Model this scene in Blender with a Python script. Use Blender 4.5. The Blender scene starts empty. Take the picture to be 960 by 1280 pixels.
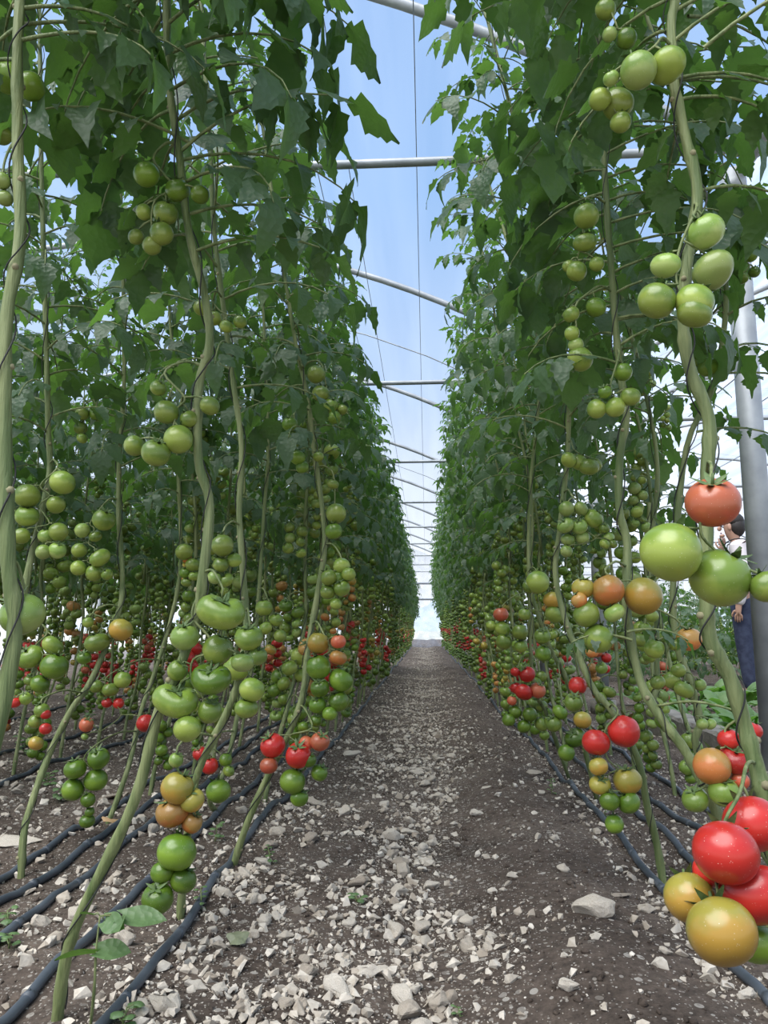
import bpy, bmesh, math, random
import numpy as np
from math import sin, cos, pi, radians, atan2, sqrt
from mathutils import Vector, Matrix, Euler

SC = bpy.context.scene
COL = SC.collection
rng = random.Random(7)
NR = np.random.RandomState(11)

# ------------------------------------------------------------------ camera
F = 960.0; CH = 0.65
TH, PS = radians(8.6475), radians(3.1241)
FW = np.array([-sin(PS)*cos(TH), cos(PS)*cos(TH), sin(TH)])
RT = np.array([cos(PS), sin(PS), 0.0]); UP = np.cross(RT, FW)
def at(px, py, Y):
    d = FW + RT*(px-480)/F - UP*(py-640)/F
    return d*Y/d[1] + np.array([0, 0, CH])
cd = bpy.data.cameras.new('camera'); cam = bpy.data.objects.new('camera', cd); COL.objects.link(cam)
cam.location = (0, 0, CH)
cam.rotation_euler = (pi/2+TH, 0, PS)
cd.sensor_fit = 'VERTICAL'; cd.sensor_height = 32.0; cd.lens = 32.0*F/1280
cd.clip_start = 0.02; cd.clip_end = 600
SC.camera = cam

# ------------------------------------------------------------------ materials
def mat(name):
    m = bpy.data.materials.new(name); m.use_nodes = True
    nt = m.node_tree; nt.nodes.clear()
    out = nt.nodes.new('ShaderNodeOutputMaterial')
    return m, nt, out
def N(nt, t, **kw):
    n = nt.nodes.new('ShaderNode'+t)
    for k, v in kw.items():
        if k in n.inputs.keys(): n.inputs[k].default_value = v
        else: setattr(n, k, v)
    return n
def L(nt, a, b): nt.links.new(a, b)
def ramp(nt, fac, stops):
    r = N(nt, 'ValToRGB'); e = r.color_ramp.elements
    while len(e) < len(stops): e.new(0.5)
    for i, (p, c) in enumerate(stops):
        e[i].position = p; e[i].color = (*c, 1) if len(c) == 3 else c
    L(nt, fac, r.inputs[0]); return r
def mixc(nt, fac, a, b, mode='MIX'):
    m = N(nt, 'Mix', data_type='RGBA', blend_type=mode)
    for sock, v in ((m.inputs[0], fac), (m.inputs[6], a), (m.inputs[7], b)):
        if isinstance(v, bpy.types.NodeSocket): L(nt, v, sock)
        elif isinstance(v, (int, float)): sock.default_value = v
        else: sock.default_value = (*v, 1)
    return m.outputs[2]
def simple(name, col, col2=None, scale=20, rough=0.6, metal=0.0, bump=0.0, bscale=None, spec=0.5, stretch=None):
    m, nt, out = mat(name)
    b = N(nt, 'BsdfPrincipled', Roughness=rough, Metallic=metal); b.inputs['Specular IOR Level'].default_value = spec
    tc = N(nt, 'TexCoord'); co = tc.outputs['Object']
    if stretch:
        mp = N(nt, 'Mapping'); mp.inputs['Scale'].default_value = stretch; L(nt, co, mp.inputs[0]); co = mp.outputs[0]
    nz = N(nt, 'TexNoise', Scale=scale, Detail=5.0); L(nt, co, nz.inputs['Vector'])
    r = ramp(nt, nz.outputs[0], [(0.35, col), (0.65, col2 or col)])
    L(nt, r.outputs[0], b.inputs['Base Color'])
    if bump:
        n2 = N(nt, 'TexNoise', Scale=bscale or scale*3, Detail=6.0); L(nt, co, n2.inputs['Vector'])
        bp = N(nt, 'Bump', Strength=bump, Distance=0.01); L(nt, n2.outputs[0], bp.inputs['Height']); L(nt, bp.outputs[0], b.inputs['Normal'])
    L(nt, b.outputs[0], out.inputs[0])
    return m

def leaf_mat(name, dark, light, under, trans, tw=0.4):
    m, nt, out = mat(name)
    at_ = N(nt, 'Attribute', attribute_name='tint')
    tc = N(nt, 'TexCoord'); nz = N(nt, 'TexNoise', Scale=28.0, Detail=3.0); L(nt, tc.outputs['Object'], nz.inputs['Vector'])
    c = ramp(nt, at_.outputs['Fac'], [(0.0, dark), (1.0, light)]).outputs[0]
    c = mixc(nt, ramp(nt, nz.outputs[0], [(0.4, (0, 0, 0)), (0.7, (0.3, 0.3, 0.3))]).outputs[0], c, light)
    g = N(nt, 'NewGeometry')
    c2 = mixc(nt, g.outputs['Backfacing'], c, under)
    b = N(nt, 'BsdfPrincipled', Roughness=0.44); b.inputs['Specular IOR Level'].default_value = 0.5
    L(nt, c2, b.inputs['Base Color'])
    bp = N(nt, 'Bump', Strength=0.5, Distance=0.004); n2 = N(nt, 'TexVoronoi', Scale=90.0); L(nt, tc.outputs['Object'], n2.inputs['Vector'])
    L(nt, n2.outputs[0], bp.inputs['Height']); L(nt, bp.outputs[0], b.inputs['Normal'])
    t = N(nt, 'BsdfTranslucent')
    L(nt, mixc(nt, at_.outputs['Fac'], trans, tuple(min(1, v*1.9) for v in trans)), t.inputs[0])
    mx = N(nt, 'MixShader'); mx.inputs[0].default_value = tw
    L(nt, b.outputs[0], mx.inputs[1]); L(nt, t.outputs[0], mx.inputs[2]); L(nt, mx.outputs[0], out.inputs[0])
    return m

def tomato_mat(name, low, high, mid=0.0, soft=0.5, rough=0.28):
    """low = colour of the blossom end, high = colour of the shoulder round the stalk"""
    m, nt, out = mat(name)
    tc = N(nt, 'TexCoord'); sp = N(nt, 'SeparateXYZ'); L(nt, tc.outputs['Object'], sp.inputs[0])
    nz = N(nt, 'TexNoise', Scale=1.6, Detail=3.0); L(nt, tc.outputs['Object'], nz.inputs['Vector'])
    ad = N(nt, 'Math', operation='MULTIPLY_ADD'); L(nt, nz.outputs[0], ad.inputs[0]); ad.inputs[1].default_value = 1.2; L(nt, sp.outputs[2], ad.inputs[2])
    r = ramp(nt, ad.outputs[0], [(max(0, .45+mid-soft/2), low), (min(1, .45+mid+soft/2), high)])
    oi = N(nt, 'ObjectInfo')
    hs = N(nt, 'HueSaturation'); L(nt, r.outputs[0], hs.inputs['Color'])
    mr = N(nt, 'MapRange'); L(nt, oi.outputs['Random'], mr.inputs[0]); mr.inputs[3].default_value = 0.75; mr.inputs[4].default_value = 1.25
    L(nt, mr.outputs[0], hs.inputs['Value'])
    vo = N(nt, 'TexVoronoi', Scale=9.0); L(nt, tc.outputs['Object'], vo.inputs['Vector'])
    dust = ramp(nt, vo.outputs[0], [(0.07, (.6, .6, .6)), (0.15, (0, 0, 0))])
    n3 = N(nt, 'TexNoise', Scale=3.0); L(nt, tc.outputs['Object'], n3.inputs['Vector'])
    dm = mixc(nt, 1.0, dust.outputs[0], ramp(nt, n3.outputs[0], [(0.42, (0, 0, 0)), (0.6, (1, 1, 1))]).outputs[0], 'MULTIPLY')
    c = mixc(nt, dm, hs.outputs[0], (.75, .72, .6))
    b = N(nt, 'BsdfPrincipled', Roughness=rough); b.inputs['Specular IOR Level'].default_value = 0.5
    L(nt, c, b.inputs['Base Color']); L(nt, b.outputs[0], out.inputs[0])
    return m

M = {}
M['leaf'] = leaf_mat('leaf_green', (.032, .068, .024), (.135, .225, .058), (.075, .125, .068), (.11, .235, .035), 0.40)
M['stem'] = simple('stem_green', (.085, .125, .035), (.215, .245, .10), 55, .6, bump=.55, bscale=150, stretch=(1, 1, .07))
M['node'] = simple('stem_scar', (.27, .25, .14), (.20, .18, .10), 60, .8)
M['calyx'] = simple('calyx_green', (.06, .11, .03), (.10, .15, .05), 8, .6)
M['tg'] = tomato_mat('tomato_green', (.26, .325, .058), (.14, .215, .032))
M['tG'] = tomato_mat('tomato_deep_green', (.155, .245, .026), (.085, .160, .014))
M['tp'] = tomato_mat('tomato_pale_green', (.29, .36, .10), (.17, .26, .05))
M['ty'] = tomato_mat('tomato_yellowing', (.46, .27, .045), (.31, .27, .045))
M['to'] = tomato_mat('tomato_orange', (.52, .17, .045), (.36, .20, .05))
M['tt'] = tomato_mat('tomato_pink_orange', (.55, .10, .05), (.42, .11, .05))
M['tr'] = tomato_mat('tomato_red', (.55, .030, .022), (.42, .022, .016))
M['string'] = simple('black_twine', (.012, .014, .013), (.03, .03, .028), 40, .8)
M['hose'] = simple('hose_black', (.035, .045, .058), (.075, .088, .105), 9, .48, bump=.15)
M['galv'] = simple('galvanised_pipe', (.25, .27, .29), (.38, .40, .42), 7, .5, .3, bump=.1, bscale=30)
M['wire'] = simple('steel_wire', (.20, .22, .25), (.3, .32, .35), 7, .5, .6)
M['conc'] = simple('rough_concrete', (.16, .145, .125), (.27, .25, .215), 9, .9, bump=.6, bscale=45)
M['weed'] = leaf_mat('weed_leaf', (.08, .18, .03), (.16, .30, .06), (.12, .2, .08), (.12, .25, .03), .3)
M['lettuce'] = leaf_mat('chard_leaf', (.10, .23, .03), (.20, .38, .06), (.15, .25, .09), (.18, .38, .05), .35)
M['dead'] = leaf_mat('dry_leaf', (.20, .22, .13), (.34, .35, .24), (.25, .25, .17), (.2, .2, .1), .15)
M['skin'] = simple('skin', (.42, .24, .17), (.48, .28, .2), 5, .5)
M['hair'] = simple('dark_hair', (.012, .010, .009), (.03, .022, .018), 60, .6, stretch=(8, 8, 1))
M['shirt'] = simple('pale_shirt', (.62, .56, .58), (.74, .69, .70), 4, .85, bump=.3, bscale=14)
M['jeans'] = simple('navy_jeans', (.014, .020, .048), (.035, .045, .085), 22, .85, bump=.4, bscale=16)
M['shoe'] = simple('dark_shoe', (.03, .03, .032), (.05, .05, .05), 10, .6)
M['black'] = simple('black_strap', (.012, .012, .014), (.02, .02, .02), 10, .6)
M['flower'] = simple('yellow_petal', (.65, .5, .05), (.75, .6, .1), 10, .6)

def stone_mat(name, a, b, c):
    m, nt, out = mat(name)
    tc = N(nt, 'TexCoord'); oi = N(nt, 'ObjectInfo'); g = N(nt, 'NewGeometry')
    nz = N(nt, 'TexNoise', Scale=22.0, Detail=8.0, Roughness=.7); L(nt, tc.outputs['Object'], nz.inputs['Vector'])
    r = ramp(nt, nz.outputs[0], [(0.3, a), (0.5, b), (0.7, c)])
    ri = N(nt, 'Math', operation='ADD'); L(nt, g.outputs['Random Per Island'], ri.inputs[0]); L(nt, oi.outputs['Random'], ri.inputs[1])
    fr = N(nt, 'Math', operation='FRACT'); L(nt, ri.outputs[0], fr.inputs[0])
    mul = ramp(nt, fr.outputs[0], [(0, (.56, .51, .46)), (.25, (.80, .76, .71)), (1, (1.0, .98, .95))])
    col = mixc(nt, 1.0, r.outputs[0], mul.outputs[0], 'MULTIPLY')
    b_ = N(nt, 'BsdfPrincipled', Roughness=.9); b_.inputs['Specular IOR Level'].default_value = .2
    L(nt, col, b_.inputs['Base Color'])
    n2 = N(nt, 'TexNoise', Scale=120.0, Detail=6.0); L(nt, tc.outputs['Object'], n2.inputs['Vector'])
    bp = N(nt, 'Bump', Strength=.5, Distance=.003); L(nt, n2.outputs[0], bp.inputs['Height']); L(nt, bp.outputs[0], b_.inputs['Normal'])
    L(nt, b_.outputs[0], out.inputs[0]); return m
M['stone'] = stone_mat('limestone', (.34, .30, .25), (.53, .49, .43), (.68, .64, .58))

def soil_mat():
    m, nt, out = mat('soil')
    tc = N(nt, 'TexCoord'); P = tc.outputs['Object']
    n1 = N(nt, 'TexNoise', Scale=2.2, Detail=6.0, Roughness=.65); L(nt, P, n1.inputs['Vector'])
    n2 = N(nt, 'TexNoise', Scale=55.0, Detail=8.0, Roughness=.75); L(nt, P, n2.inputs['Vector'])
    base = ramp(nt, n1.outputs[0], [(.3, (.060, .047, .038)), (.5, (.102, .081, .067)), (.7, (.165, .135, .112))]).outputs[0]
    base = mixc(nt, .75, base, ramp(nt, n2.outputs[0], [(.35, (.45, .43, .42)), (.65, (1.5, 1.45, 1.4))]).outputs[0], 'MULTIPLY')
    # pale chips bedded in the soil, more of them along the gravel strip
    sp = N(nt, 'SeparateXYZ'); L(nt, P, sp.inputs[0])
    wv = N(nt, 'Math', operation='MULTIPLY_ADD'); L(nt, n1.outputs[0], wv.inputs[0]); wv.inputs[1].default_value = .5; L(nt, sp.outputs[0], wv.inputs[2])
    strip = ramp(nt, N(nt, 'Math', operation='MULTIPLY_ADD').outputs[0], [(0, (0, 0, 0)), (1, (1, 1, 1))])
    ma = strip.inputs[0].links[0].from_node; L(nt, wv.outputs[0], ma.inputs[0]); ma.inputs[1].default_value = .25; ma.inputs[2].default_value = .5
    strip.color_ramp.elements.new(.5)
    e = strip.color_ramp.elements
    pts = [(0, .5), (.50, .62), (.58, .9), (.62, .35)]
    while len(e) < 5: e.new(.9)
    for i, (p_, v) in enumerate(pts + [(1, .5)]): e[i].position = p_; e[i].color = (v, v, v, 1)
    prev = base
    for sc, thr in ((38.0, .30), (85.0, .34), (190.0, .38)):
        mp = N(nt, 'Mapping'); mp.inputs['Scale'].default_value = (1, 1, .2); L(nt, P, mp.inputs[0])
        vo = N(nt, 'TexVoronoi', Scale=sc, Randomness=1.0); L(nt, mp.outputs[0], vo.inputs['Vector'])
        sepc = N(nt, 'SeparateColor'); L(nt, vo.outputs['Color'], sepc.inputs[0])
        lt = N(nt, 'Math', operation='LESS_THAN'); L(nt, sepc.outputs[0], lt.inputs[0])
        mm = N(nt, 'Math', operation='MULTIPLY'); L(nt, strip.outputs[0], mm.inputs[0]); mm.inputs[1].default_value = .40; L(nt, mm.outputs[0], lt.inputs[1])
        l2 = N(nt, 'Math', operation='LESS_THAN'); L(nt, vo.outputs['Distance'], l2.inputs[0]); l2.inputs[1].default_value = thr
        ml = N(nt, 'Math', operation='MULTIPLY'); L(nt, lt.outputs[0], ml.inputs[0]); L(nt, l2.outputs[0], ml.inputs[1])
        prev = mixc(nt, ml.outputs[0], prev, ramp(nt, sepc.outputs[1], [(0, (.17, .145, .12)), (1, (.42, .385, .34))]).outputs[0])
    b = N(nt, 'BsdfPrincipled', Roughness=.95); b.inputs['Specular IOR Level'].default_value = .15
    L(nt, prev, b.inputs['Base Color'])
    bp = N(nt, 'Bump', Strength=.9, Distance=.012); L(nt, n2.outputs[0], bp.inputs['Height']); L(nt, bp.outputs[0], b.inputs['Normal'])
    L(nt, b.outputs[0], out.inputs[0]); return m
M['soil'] = soil_mat()
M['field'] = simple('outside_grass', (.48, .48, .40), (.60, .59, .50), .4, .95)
M['hill'] = simple('hazed_hill', (.36, .42, .45), (.44, .50, .54), .05, 1.0)  # distance haze is painted into the hill colour as a pale blue-grey

def film_mat(name, milk):
    m, nt, out = mat(name)
    tc = N(nt, 'TexCoord'); mp = N(nt, 'Mapping'); mp.inputs['Scale'].default_value = (1, .06, 1); L(nt, tc.outputs['Object'], mp.inputs[0])
    nz = N(nt, 'TexNoise', Scale=5.0, Detail=4.0); L(nt, mp.outputs[0], nz.inputs['Vector'])
    t = N(nt, 'BsdfTransparent'); t.inputs[0].default_value = (.96, .97, .98, 1)
    d = N(nt, 'BsdfTranslucent'); d.inputs[0].default_value = (.9, .92, .95, 1)
    mr = ramp(nt, nz.outputs[0], [(.35, (milk*.6,)*3), (.7, (min(1, milk*1.6),)*3)])
    mx = N(nt, 'MixShader'); L(nt, mr.outputs[0], mx.inputs[0]); L(nt, t.outputs[0], mx.inputs[1]); L(nt, d.outputs[0], mx.inputs[2])
    L(nt, mx.outputs[0], out.inputs[0]); return m
M['film'] = film_mat('clear_film', .07)
M['film_side'] = film_mat('wrinkled_film', .25)
M['film_end'] = film_mat('milky_film', .3)

# ------------------------------------------------------------------ mesh helpers
class MB:
    def __init__(s): s.v = []; s.f = []; s.m = []; s.t = []; s.n = 0
    def add(s, v, f, mi=0, tint=0.0):
        v = np.asarray(v, float)
        s.v.append(v); s.f.extend([tuple(int(i)+s.n for i in q) for q in f]); s.m.extend([mi]*len(f) if isinstance(mi, int) else mi)
        s.t.append(np.full(len(v), tint) if np.isscalar(tint) else tint); s.n += len(v)
    def addm(s, other, mtx, mi_off=0):
        v = np.concatenate(other.v); R_ = np.array(mtx)[:3, :3]; T = np.array(mtx)[:3, 3]
        s.add(v @ R_.T + T, other.f, [m+mi_off for m in other.m], np.concatenate(other.t))
    def tube(s, pts, rad, seg=8, mi=0, cap=True):
        pts = [np.asarray(p, float) for p in pts]; n = len(pts)
        rad = [rad]*n if np.isscalar(rad) else list(rad)
        vs = []; ref = None
        for i in range(n):
            t = pts[min(i+1, n-1)]-pts[max(i-1, 0)]; t = t/(np.linalg.norm(t)+1e-9)
            if ref is None:
                a = np.array([1, 0, 0.]) if abs(t[0]) < .9 else np.array([0, 1., 0])
                u = np.cross(t, a)
            else: u = ref - t*(ref@t)
            u /= np.linalg.norm(u)+1e-9; ref = u; w = np.cross(t, u)
            for k in range(seg):
                an = 2*pi*k/seg; vs.append(pts[i]+rad[i]*(cos(an)*u+sin(an)*w))
        fs = []
        for i in range(n-1):
            for k in range(seg):
                a = i*seg+k; b = i*seg+(k+1) % seg; fs.append((a, b, b+seg, a+seg))
        if cap: fs.append(tuple(range(seg))[::-1]); fs.append(tuple((n-1)*seg+k for k in range(seg)))
        s.add(vs, fs, mi)
    def mesh(s, name, mats, smooth=True, tint=False):
        me = bpy.data.meshes.new(name)
        me.from_pydata(np.concatenate(s.v).tolist(), [], s.f)
        for m_ in mats: me.materials.append(m_)
        me.polygons.foreach_set('material_index', s.m)
        me.polygons.foreach_set('use_smooth', [smooth]*len(s.f))
        if tint:
            a = me.attributes.new('tint', 'FLOAT', 'POINT'); a.data.foreach_set('value', np.concatenate(s.t))
        me.update(); return me
def obj(name, me, parent=None, loc=None, rot=None, scale=None):
    o = bpy.data.objects.new(name, me); COL.objects.link(o)
    if parent is not None: o.parent = parent
    if loc is not None: o.location = [float(c) for c in loc]
    if rot is not None: o.rotation_euler = rot
    if scale is not None: o.scale = scale if hasattr(scale, '__len__') else (scale,)*3
    return o
def tag(o, label=None, cat=None, group=None, kind=None):
    if label: o['label'] = label
    if cat: o['category'] = cat
    if group: o['group'] = group
    if kind: o['kind'] = kind
    return o
def spline(pts, n=4):
    """Catmull-Rom through pts"""
    P = [np.asarray(p, float) for p in pts]
    P = [2*P[0]-P[1]] + P + [2*P[-1]-P[-2]]
    o = []
    for i in range(1, len(P)-2):
        for k in range(n):
            t = k/n
            o.append(.5*((2*P[i])+(-P[i-1]+P[i+1])*t+(2*P[i-1]-5*P[i]+4*P[i+1]-P[i+2])*t*t+(-P[i-1]+3*P[i]-3*P[i+1]+P[i+2])*t**3))
    o.append(P[-2]); return o
def rotm(e): return np.array(Euler(e).to_matrix())

# ------------------------------------------------------------------ ground
_ph = NR.rand(14)*6.28; _dr = NR.rand(14)*6.28; _fq = np.array([3, 4, 5.5, 7, 9, 12, 15, 19, 24, 31, 38, 47, 60, 75.])
def gz(x, y):
    x = np.asarray(x, float); y = np.asarray(y, float)
    z = np.zeros(np.broadcast(x, y).shape)
    for p, d, q in zip(_ph, _dr, _fq): z = z + .010*(3/q)**.75*np.sin(q*(x*cos(d)+y*sin(d))+p)
    z = z + .030*np.exp(-((x-.33)/.16)**2) - .022*np.exp(-((x-.02)/.13)**2) + .018*np.exp(-((x+.85)/.35)**2) + .015*np.exp(-((x-.85)/.3)**2)
    return z
xs = np.concatenate([np.arange(-9, -2.4, .15), np.arange(-2.4, 2.2, .018), np.arange(2.2, 12, .2)])
ys = [-1.0]
while ys[-1] < 46: ys.append(ys[-1] + (.12 if ys[-1] < .6 else max(.016, (ys[-1]-.6)*.014+.012)))
ys = np.array(ys); X, Y = np.meshgrid(xs, ys); Z = gz(X, Y)
nx, ny = len(xs), len(ys)
idx = np.arange(nx*ny).reshape(ny, nx)
q = np.stack([idx[:-1, :-1], idx[:-1, 1:], idx[1:, 1:], idx[1:, :-1]], -1).reshape(-1, 4)
me = bpy.data.meshes.new('floor')
me.vertices.add(nx*ny); me.vertices.foreach_set('co', np.stack([X, Y, Z], -1).ravel())
me.loops.add(len(q)*4); me.loops.foreach_set('vertex_index', q.ravel())
me.polygons.add(len(q)); me.polygons.foreach_set('loop_start', np.arange(len(q))*4); me.polygons.foreach_set('loop_total', np.full(len(q), 4))
me.polygons.foreach_set('use_smooth', np.ones(len(q), bool)); me.materials.append(M['soil']); me.update(calc_edges=True)
tag(obj('floor', me), kind='structure')
b = MB(); b.add([(-200, -60, -.09), (200, -60, -.09), (200, 320, -.09), (-200, 320, -.09)], [(0, 1, 2, 3)])
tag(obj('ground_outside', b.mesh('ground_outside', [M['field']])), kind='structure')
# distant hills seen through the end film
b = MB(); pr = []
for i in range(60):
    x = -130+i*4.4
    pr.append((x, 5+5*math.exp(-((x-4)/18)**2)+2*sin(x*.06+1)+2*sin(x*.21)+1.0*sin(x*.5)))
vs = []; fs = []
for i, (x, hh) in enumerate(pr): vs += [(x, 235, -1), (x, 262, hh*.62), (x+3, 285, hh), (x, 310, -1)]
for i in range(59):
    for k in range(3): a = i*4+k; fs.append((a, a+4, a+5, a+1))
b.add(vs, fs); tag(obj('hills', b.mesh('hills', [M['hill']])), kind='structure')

# ------------------------------------------------------------------ stones
def hull(npts, seed, flat=.6, sub=False):
    r = random.Random(seed); bm = bmesh.new()
    for _ in range(npts):
        v = Vector((r.gauss(0, 1), r.gauss(0, 1), r.gauss(0, 1))).normalized()
        bm.verts.new((v.x*r.uniform(.7, 1.15), v.y*r.uniform(.55, .9), v.z*flat*r.uniform(.7, 1.1)))
    res = bmesh.ops.convex_hull(bm, input=bm.verts)
    bmesh.ops.delete(bm, geom=[e for e in res['geom_interior'] if isinstance(e, bmesh.types.BMVert)], context='VERTS')
    if sub:
        bmesh.ops.bevel(bm, geom=bm.edges[:]+bm.verts[:], offset=.07, segments=1, affect='EDGES')
        bmesh.ops.triangulate(bm, faces=bm.faces[:])
        bmesh.ops.subdivide_edges(bm, edges=[e for e in bm.edges if e.calc_length() > .35], cuts=1, use_grid_fill=True)
        for v in bm.verts:
            n_ = v.co.normalized(); v.co += n_*(.035*sin(9*v.co.x+seed)+.03*sin(11*v.co.y+2*seed)+.02*sin(17*v.co.z))
    bm.verts.ensure_lookup_table(); bm.verts.index_update()
    vs = np.array([v.co[:] for v in bm.verts]); fs = [tuple(v.index for v in f.verts) for f in bm.faces]
    bm.free(); return vs, fs
chips = [hull(9, s, .6) for s in range(14)]
chips = [(v, [f for f in fs_]) for v, fs_ in chips]
def dens(x, y):
    """how stony: strip down the middle, a heap at the near left, the beds"""
    wob = .06*np.sin(y*1.7)+.04*np.sin(y*4.1+1)
    d = .18+0*x
    d = d + 1.0*np.exp(-((x-.0-wob)/.10)**2)
    d = d + np.where((x < .02) & (x > -.52), .38, 0) + np.where((x < .0) & (x > -.5), 1.1*np.exp(-((y-1.45)/.4)**2), 0)
    d = np.where((x > .14+wob) & (x < .5), .12, d)
    d = d*np.clip(.75+.6*np.sin(x*9+y*3.1)*np.sin(y*5.3-x*7)+.3*np.sin(x*31+y*17), .25, 1.4)
    d = np.where((x <= -.52) & (x > -1.2), .42, d)
    d = np.where(x <= -1.2, .55, d)
    d = np.where((x >= .5), .35, d)
    return d
def scatter(n, x0, x1, y0, y1, smin, smax, power, seed, sink=.25):
    R_ = np.random.RandomState(seed); out = []
    while len(out) < n:
        x = R_.uniform(x0, x1, n*2); u = R_.rand(n*2); y = y0*(y1/y0)**u   # denser near
        keep = R_.rand(n*2) < dens(x, y)
        sz = smin*(smax/smin)**(R_.rand(n*2)**power)
        for a, b_, c in zip(x[keep], y[keep], sz[keep]): out.append((a, b_, c))
    return out[:n]
def chip_mesh(items, name, seed):
    R_ = np.random.RandomState(seed); V = []; Fv = []; off = 0
    for x, y, s_ in items:
        v, f = chips[R_.randint(len(chips))]
        e = R_.rand(3)*[.7, .7, 6.28]; w = (v*s_) @ rotm(tuple(e)).T + [x, y, float(gz(x, y))+s_*.2]
        V.append(w); Fv.extend([tuple(i+off for i in q_) for q_ in f]); off += len(v)
    b = MB(); b.v = V; b.f = Fv; b.m = [0]*len(Fv); b.t = [np.zeros(off)]; return b.mesh(name, [M['stone']], False)
it = scatter(17000, -.6, .62, 1.15, 11, .0018, .021, 2.8, 1) + scatter(12000, -3.2, -.5, 1.4, 10, .0028, .024, 2.3, 2) + [(a, b_, c) for a, b_, c in zip(np.clip(NR.normal(-.04, .17, 5000), -.5, .5), 27*(3.5/27)**(NR.rand(5000)**1.5), NR.uniform(.005, .016, 5000))] + scatter(4500, .5, 1.45, 1.1, 7, .0025, .015, 2.2, 3)
tag(obj('gravel', chip_mesh(it, 'gravel', 5)), 'fine pale limestone gravel strewn over the brown soil of path and beds', 'gravel', kind='stuff')

R_ = np.random.RandomState(77); clod = [(x, y, s_) for x, y, s_ in zip(R_.uniform(-2.2, 1.4, 9000), 1.15*(7/1.15)**R_.rand(9000), .0025*(5.5**(R_.rand(9000)**2.2)))]
V = []; Fv = []; off = 0
for x, y, s_ in clod:
    v, f = chips[R_.randint(len(chips))]; e = R_.rand(3)*[.7, .7, 6.28]
    V.append((v*s_*[1, 1, 1.2]) @ rotm(tuple(e)).T + [x, y, float(gz(x, y))+s_*.15]); Fv.extend([tuple(i+off for i in q_) for q_ in f]); off += len(v)
b = MB(); b.v = V; b.f = Fv; b.m = [0]*len(Fv); b.t = [np.zeros(off)]
tag(obj('soil_crumbs', b.mesh('soil_crumbs', [M['soil']], True)), 'dark brown soil crumbs and clods loose on the ground', 'soil', kind='stuff')
stone_me = []
for s_ in range(12):
    v, f = hull(15, 40+s_, .62, True); b = MB(); b.add(v, f); stone_me.append(b.mesh('stone', [M['stone']], False))
SG = {'mid': ('pale limestone chunk lying in the gravel strip down the middle of the path', 'stones in the middle of the path'),
      'heap': ('pale broken limestone lump in the stony near left part of the path', 'stones in the near left heap'),
      'right': ('small pale stone lying on the bare brown soil on the right side of the path', 'stones on the bare right side of the path'),
      'left': ('pale stone lying between the black hoses under the left plants', 'stones among the left hoses'),
      'rbed': ('pale stone lying under the tomato plants beside the right hoses', 'stones among the right hoses')}
def zone(x, y):
    if x < -.53: return 'left'
    if x > .56: return 'rbed'
    if x > .15: return 'right'
    if x < -.08 and y < 2.3: return 'heap'
    return 'mid'
big = scatter(165, -.5, .14, 1.25, 5.2, .015, .036, 1.5, 21) + scatter(28, .1, .55, 1.3, 4.5, .010, .022, 1.6, 22) \
    + scatter(72, -1.7, -.6, 1.5, 5.5, .015, .036, 1.4, 23) + scatter(28, .6, 1.3, 1.5, 4.5, .011, .026, 1.5, 24)
def stone(x, y, s_, rz, k, label=None, group=None, sc=(1, 1, 1), cat='stone'):
    o = obj('stone', stone_me[k % 12], None, (x, y, float(gz(x, y))+s_*.28*sc[2]), (rng.uniform(-.3, .3), rng.uniform(-.3, .3), rz), (s_*sc[0], s_*sc[1], s_*sc[2]))
    return tag(o, label, cat, group)
for i, (x, y, s_) in enumerate(big):
    lab, grp = SG[zone(x, y)]
    stone(x, y, s_, rng.uniform(0, 6.28), i, lab, grp)
def gpt(px, py):
    d = FW + RT*(px-480)/F - UP*(py-640)/F; t = (0-CH)/d[2]; return d[0]*t, d[1]*t
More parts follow.
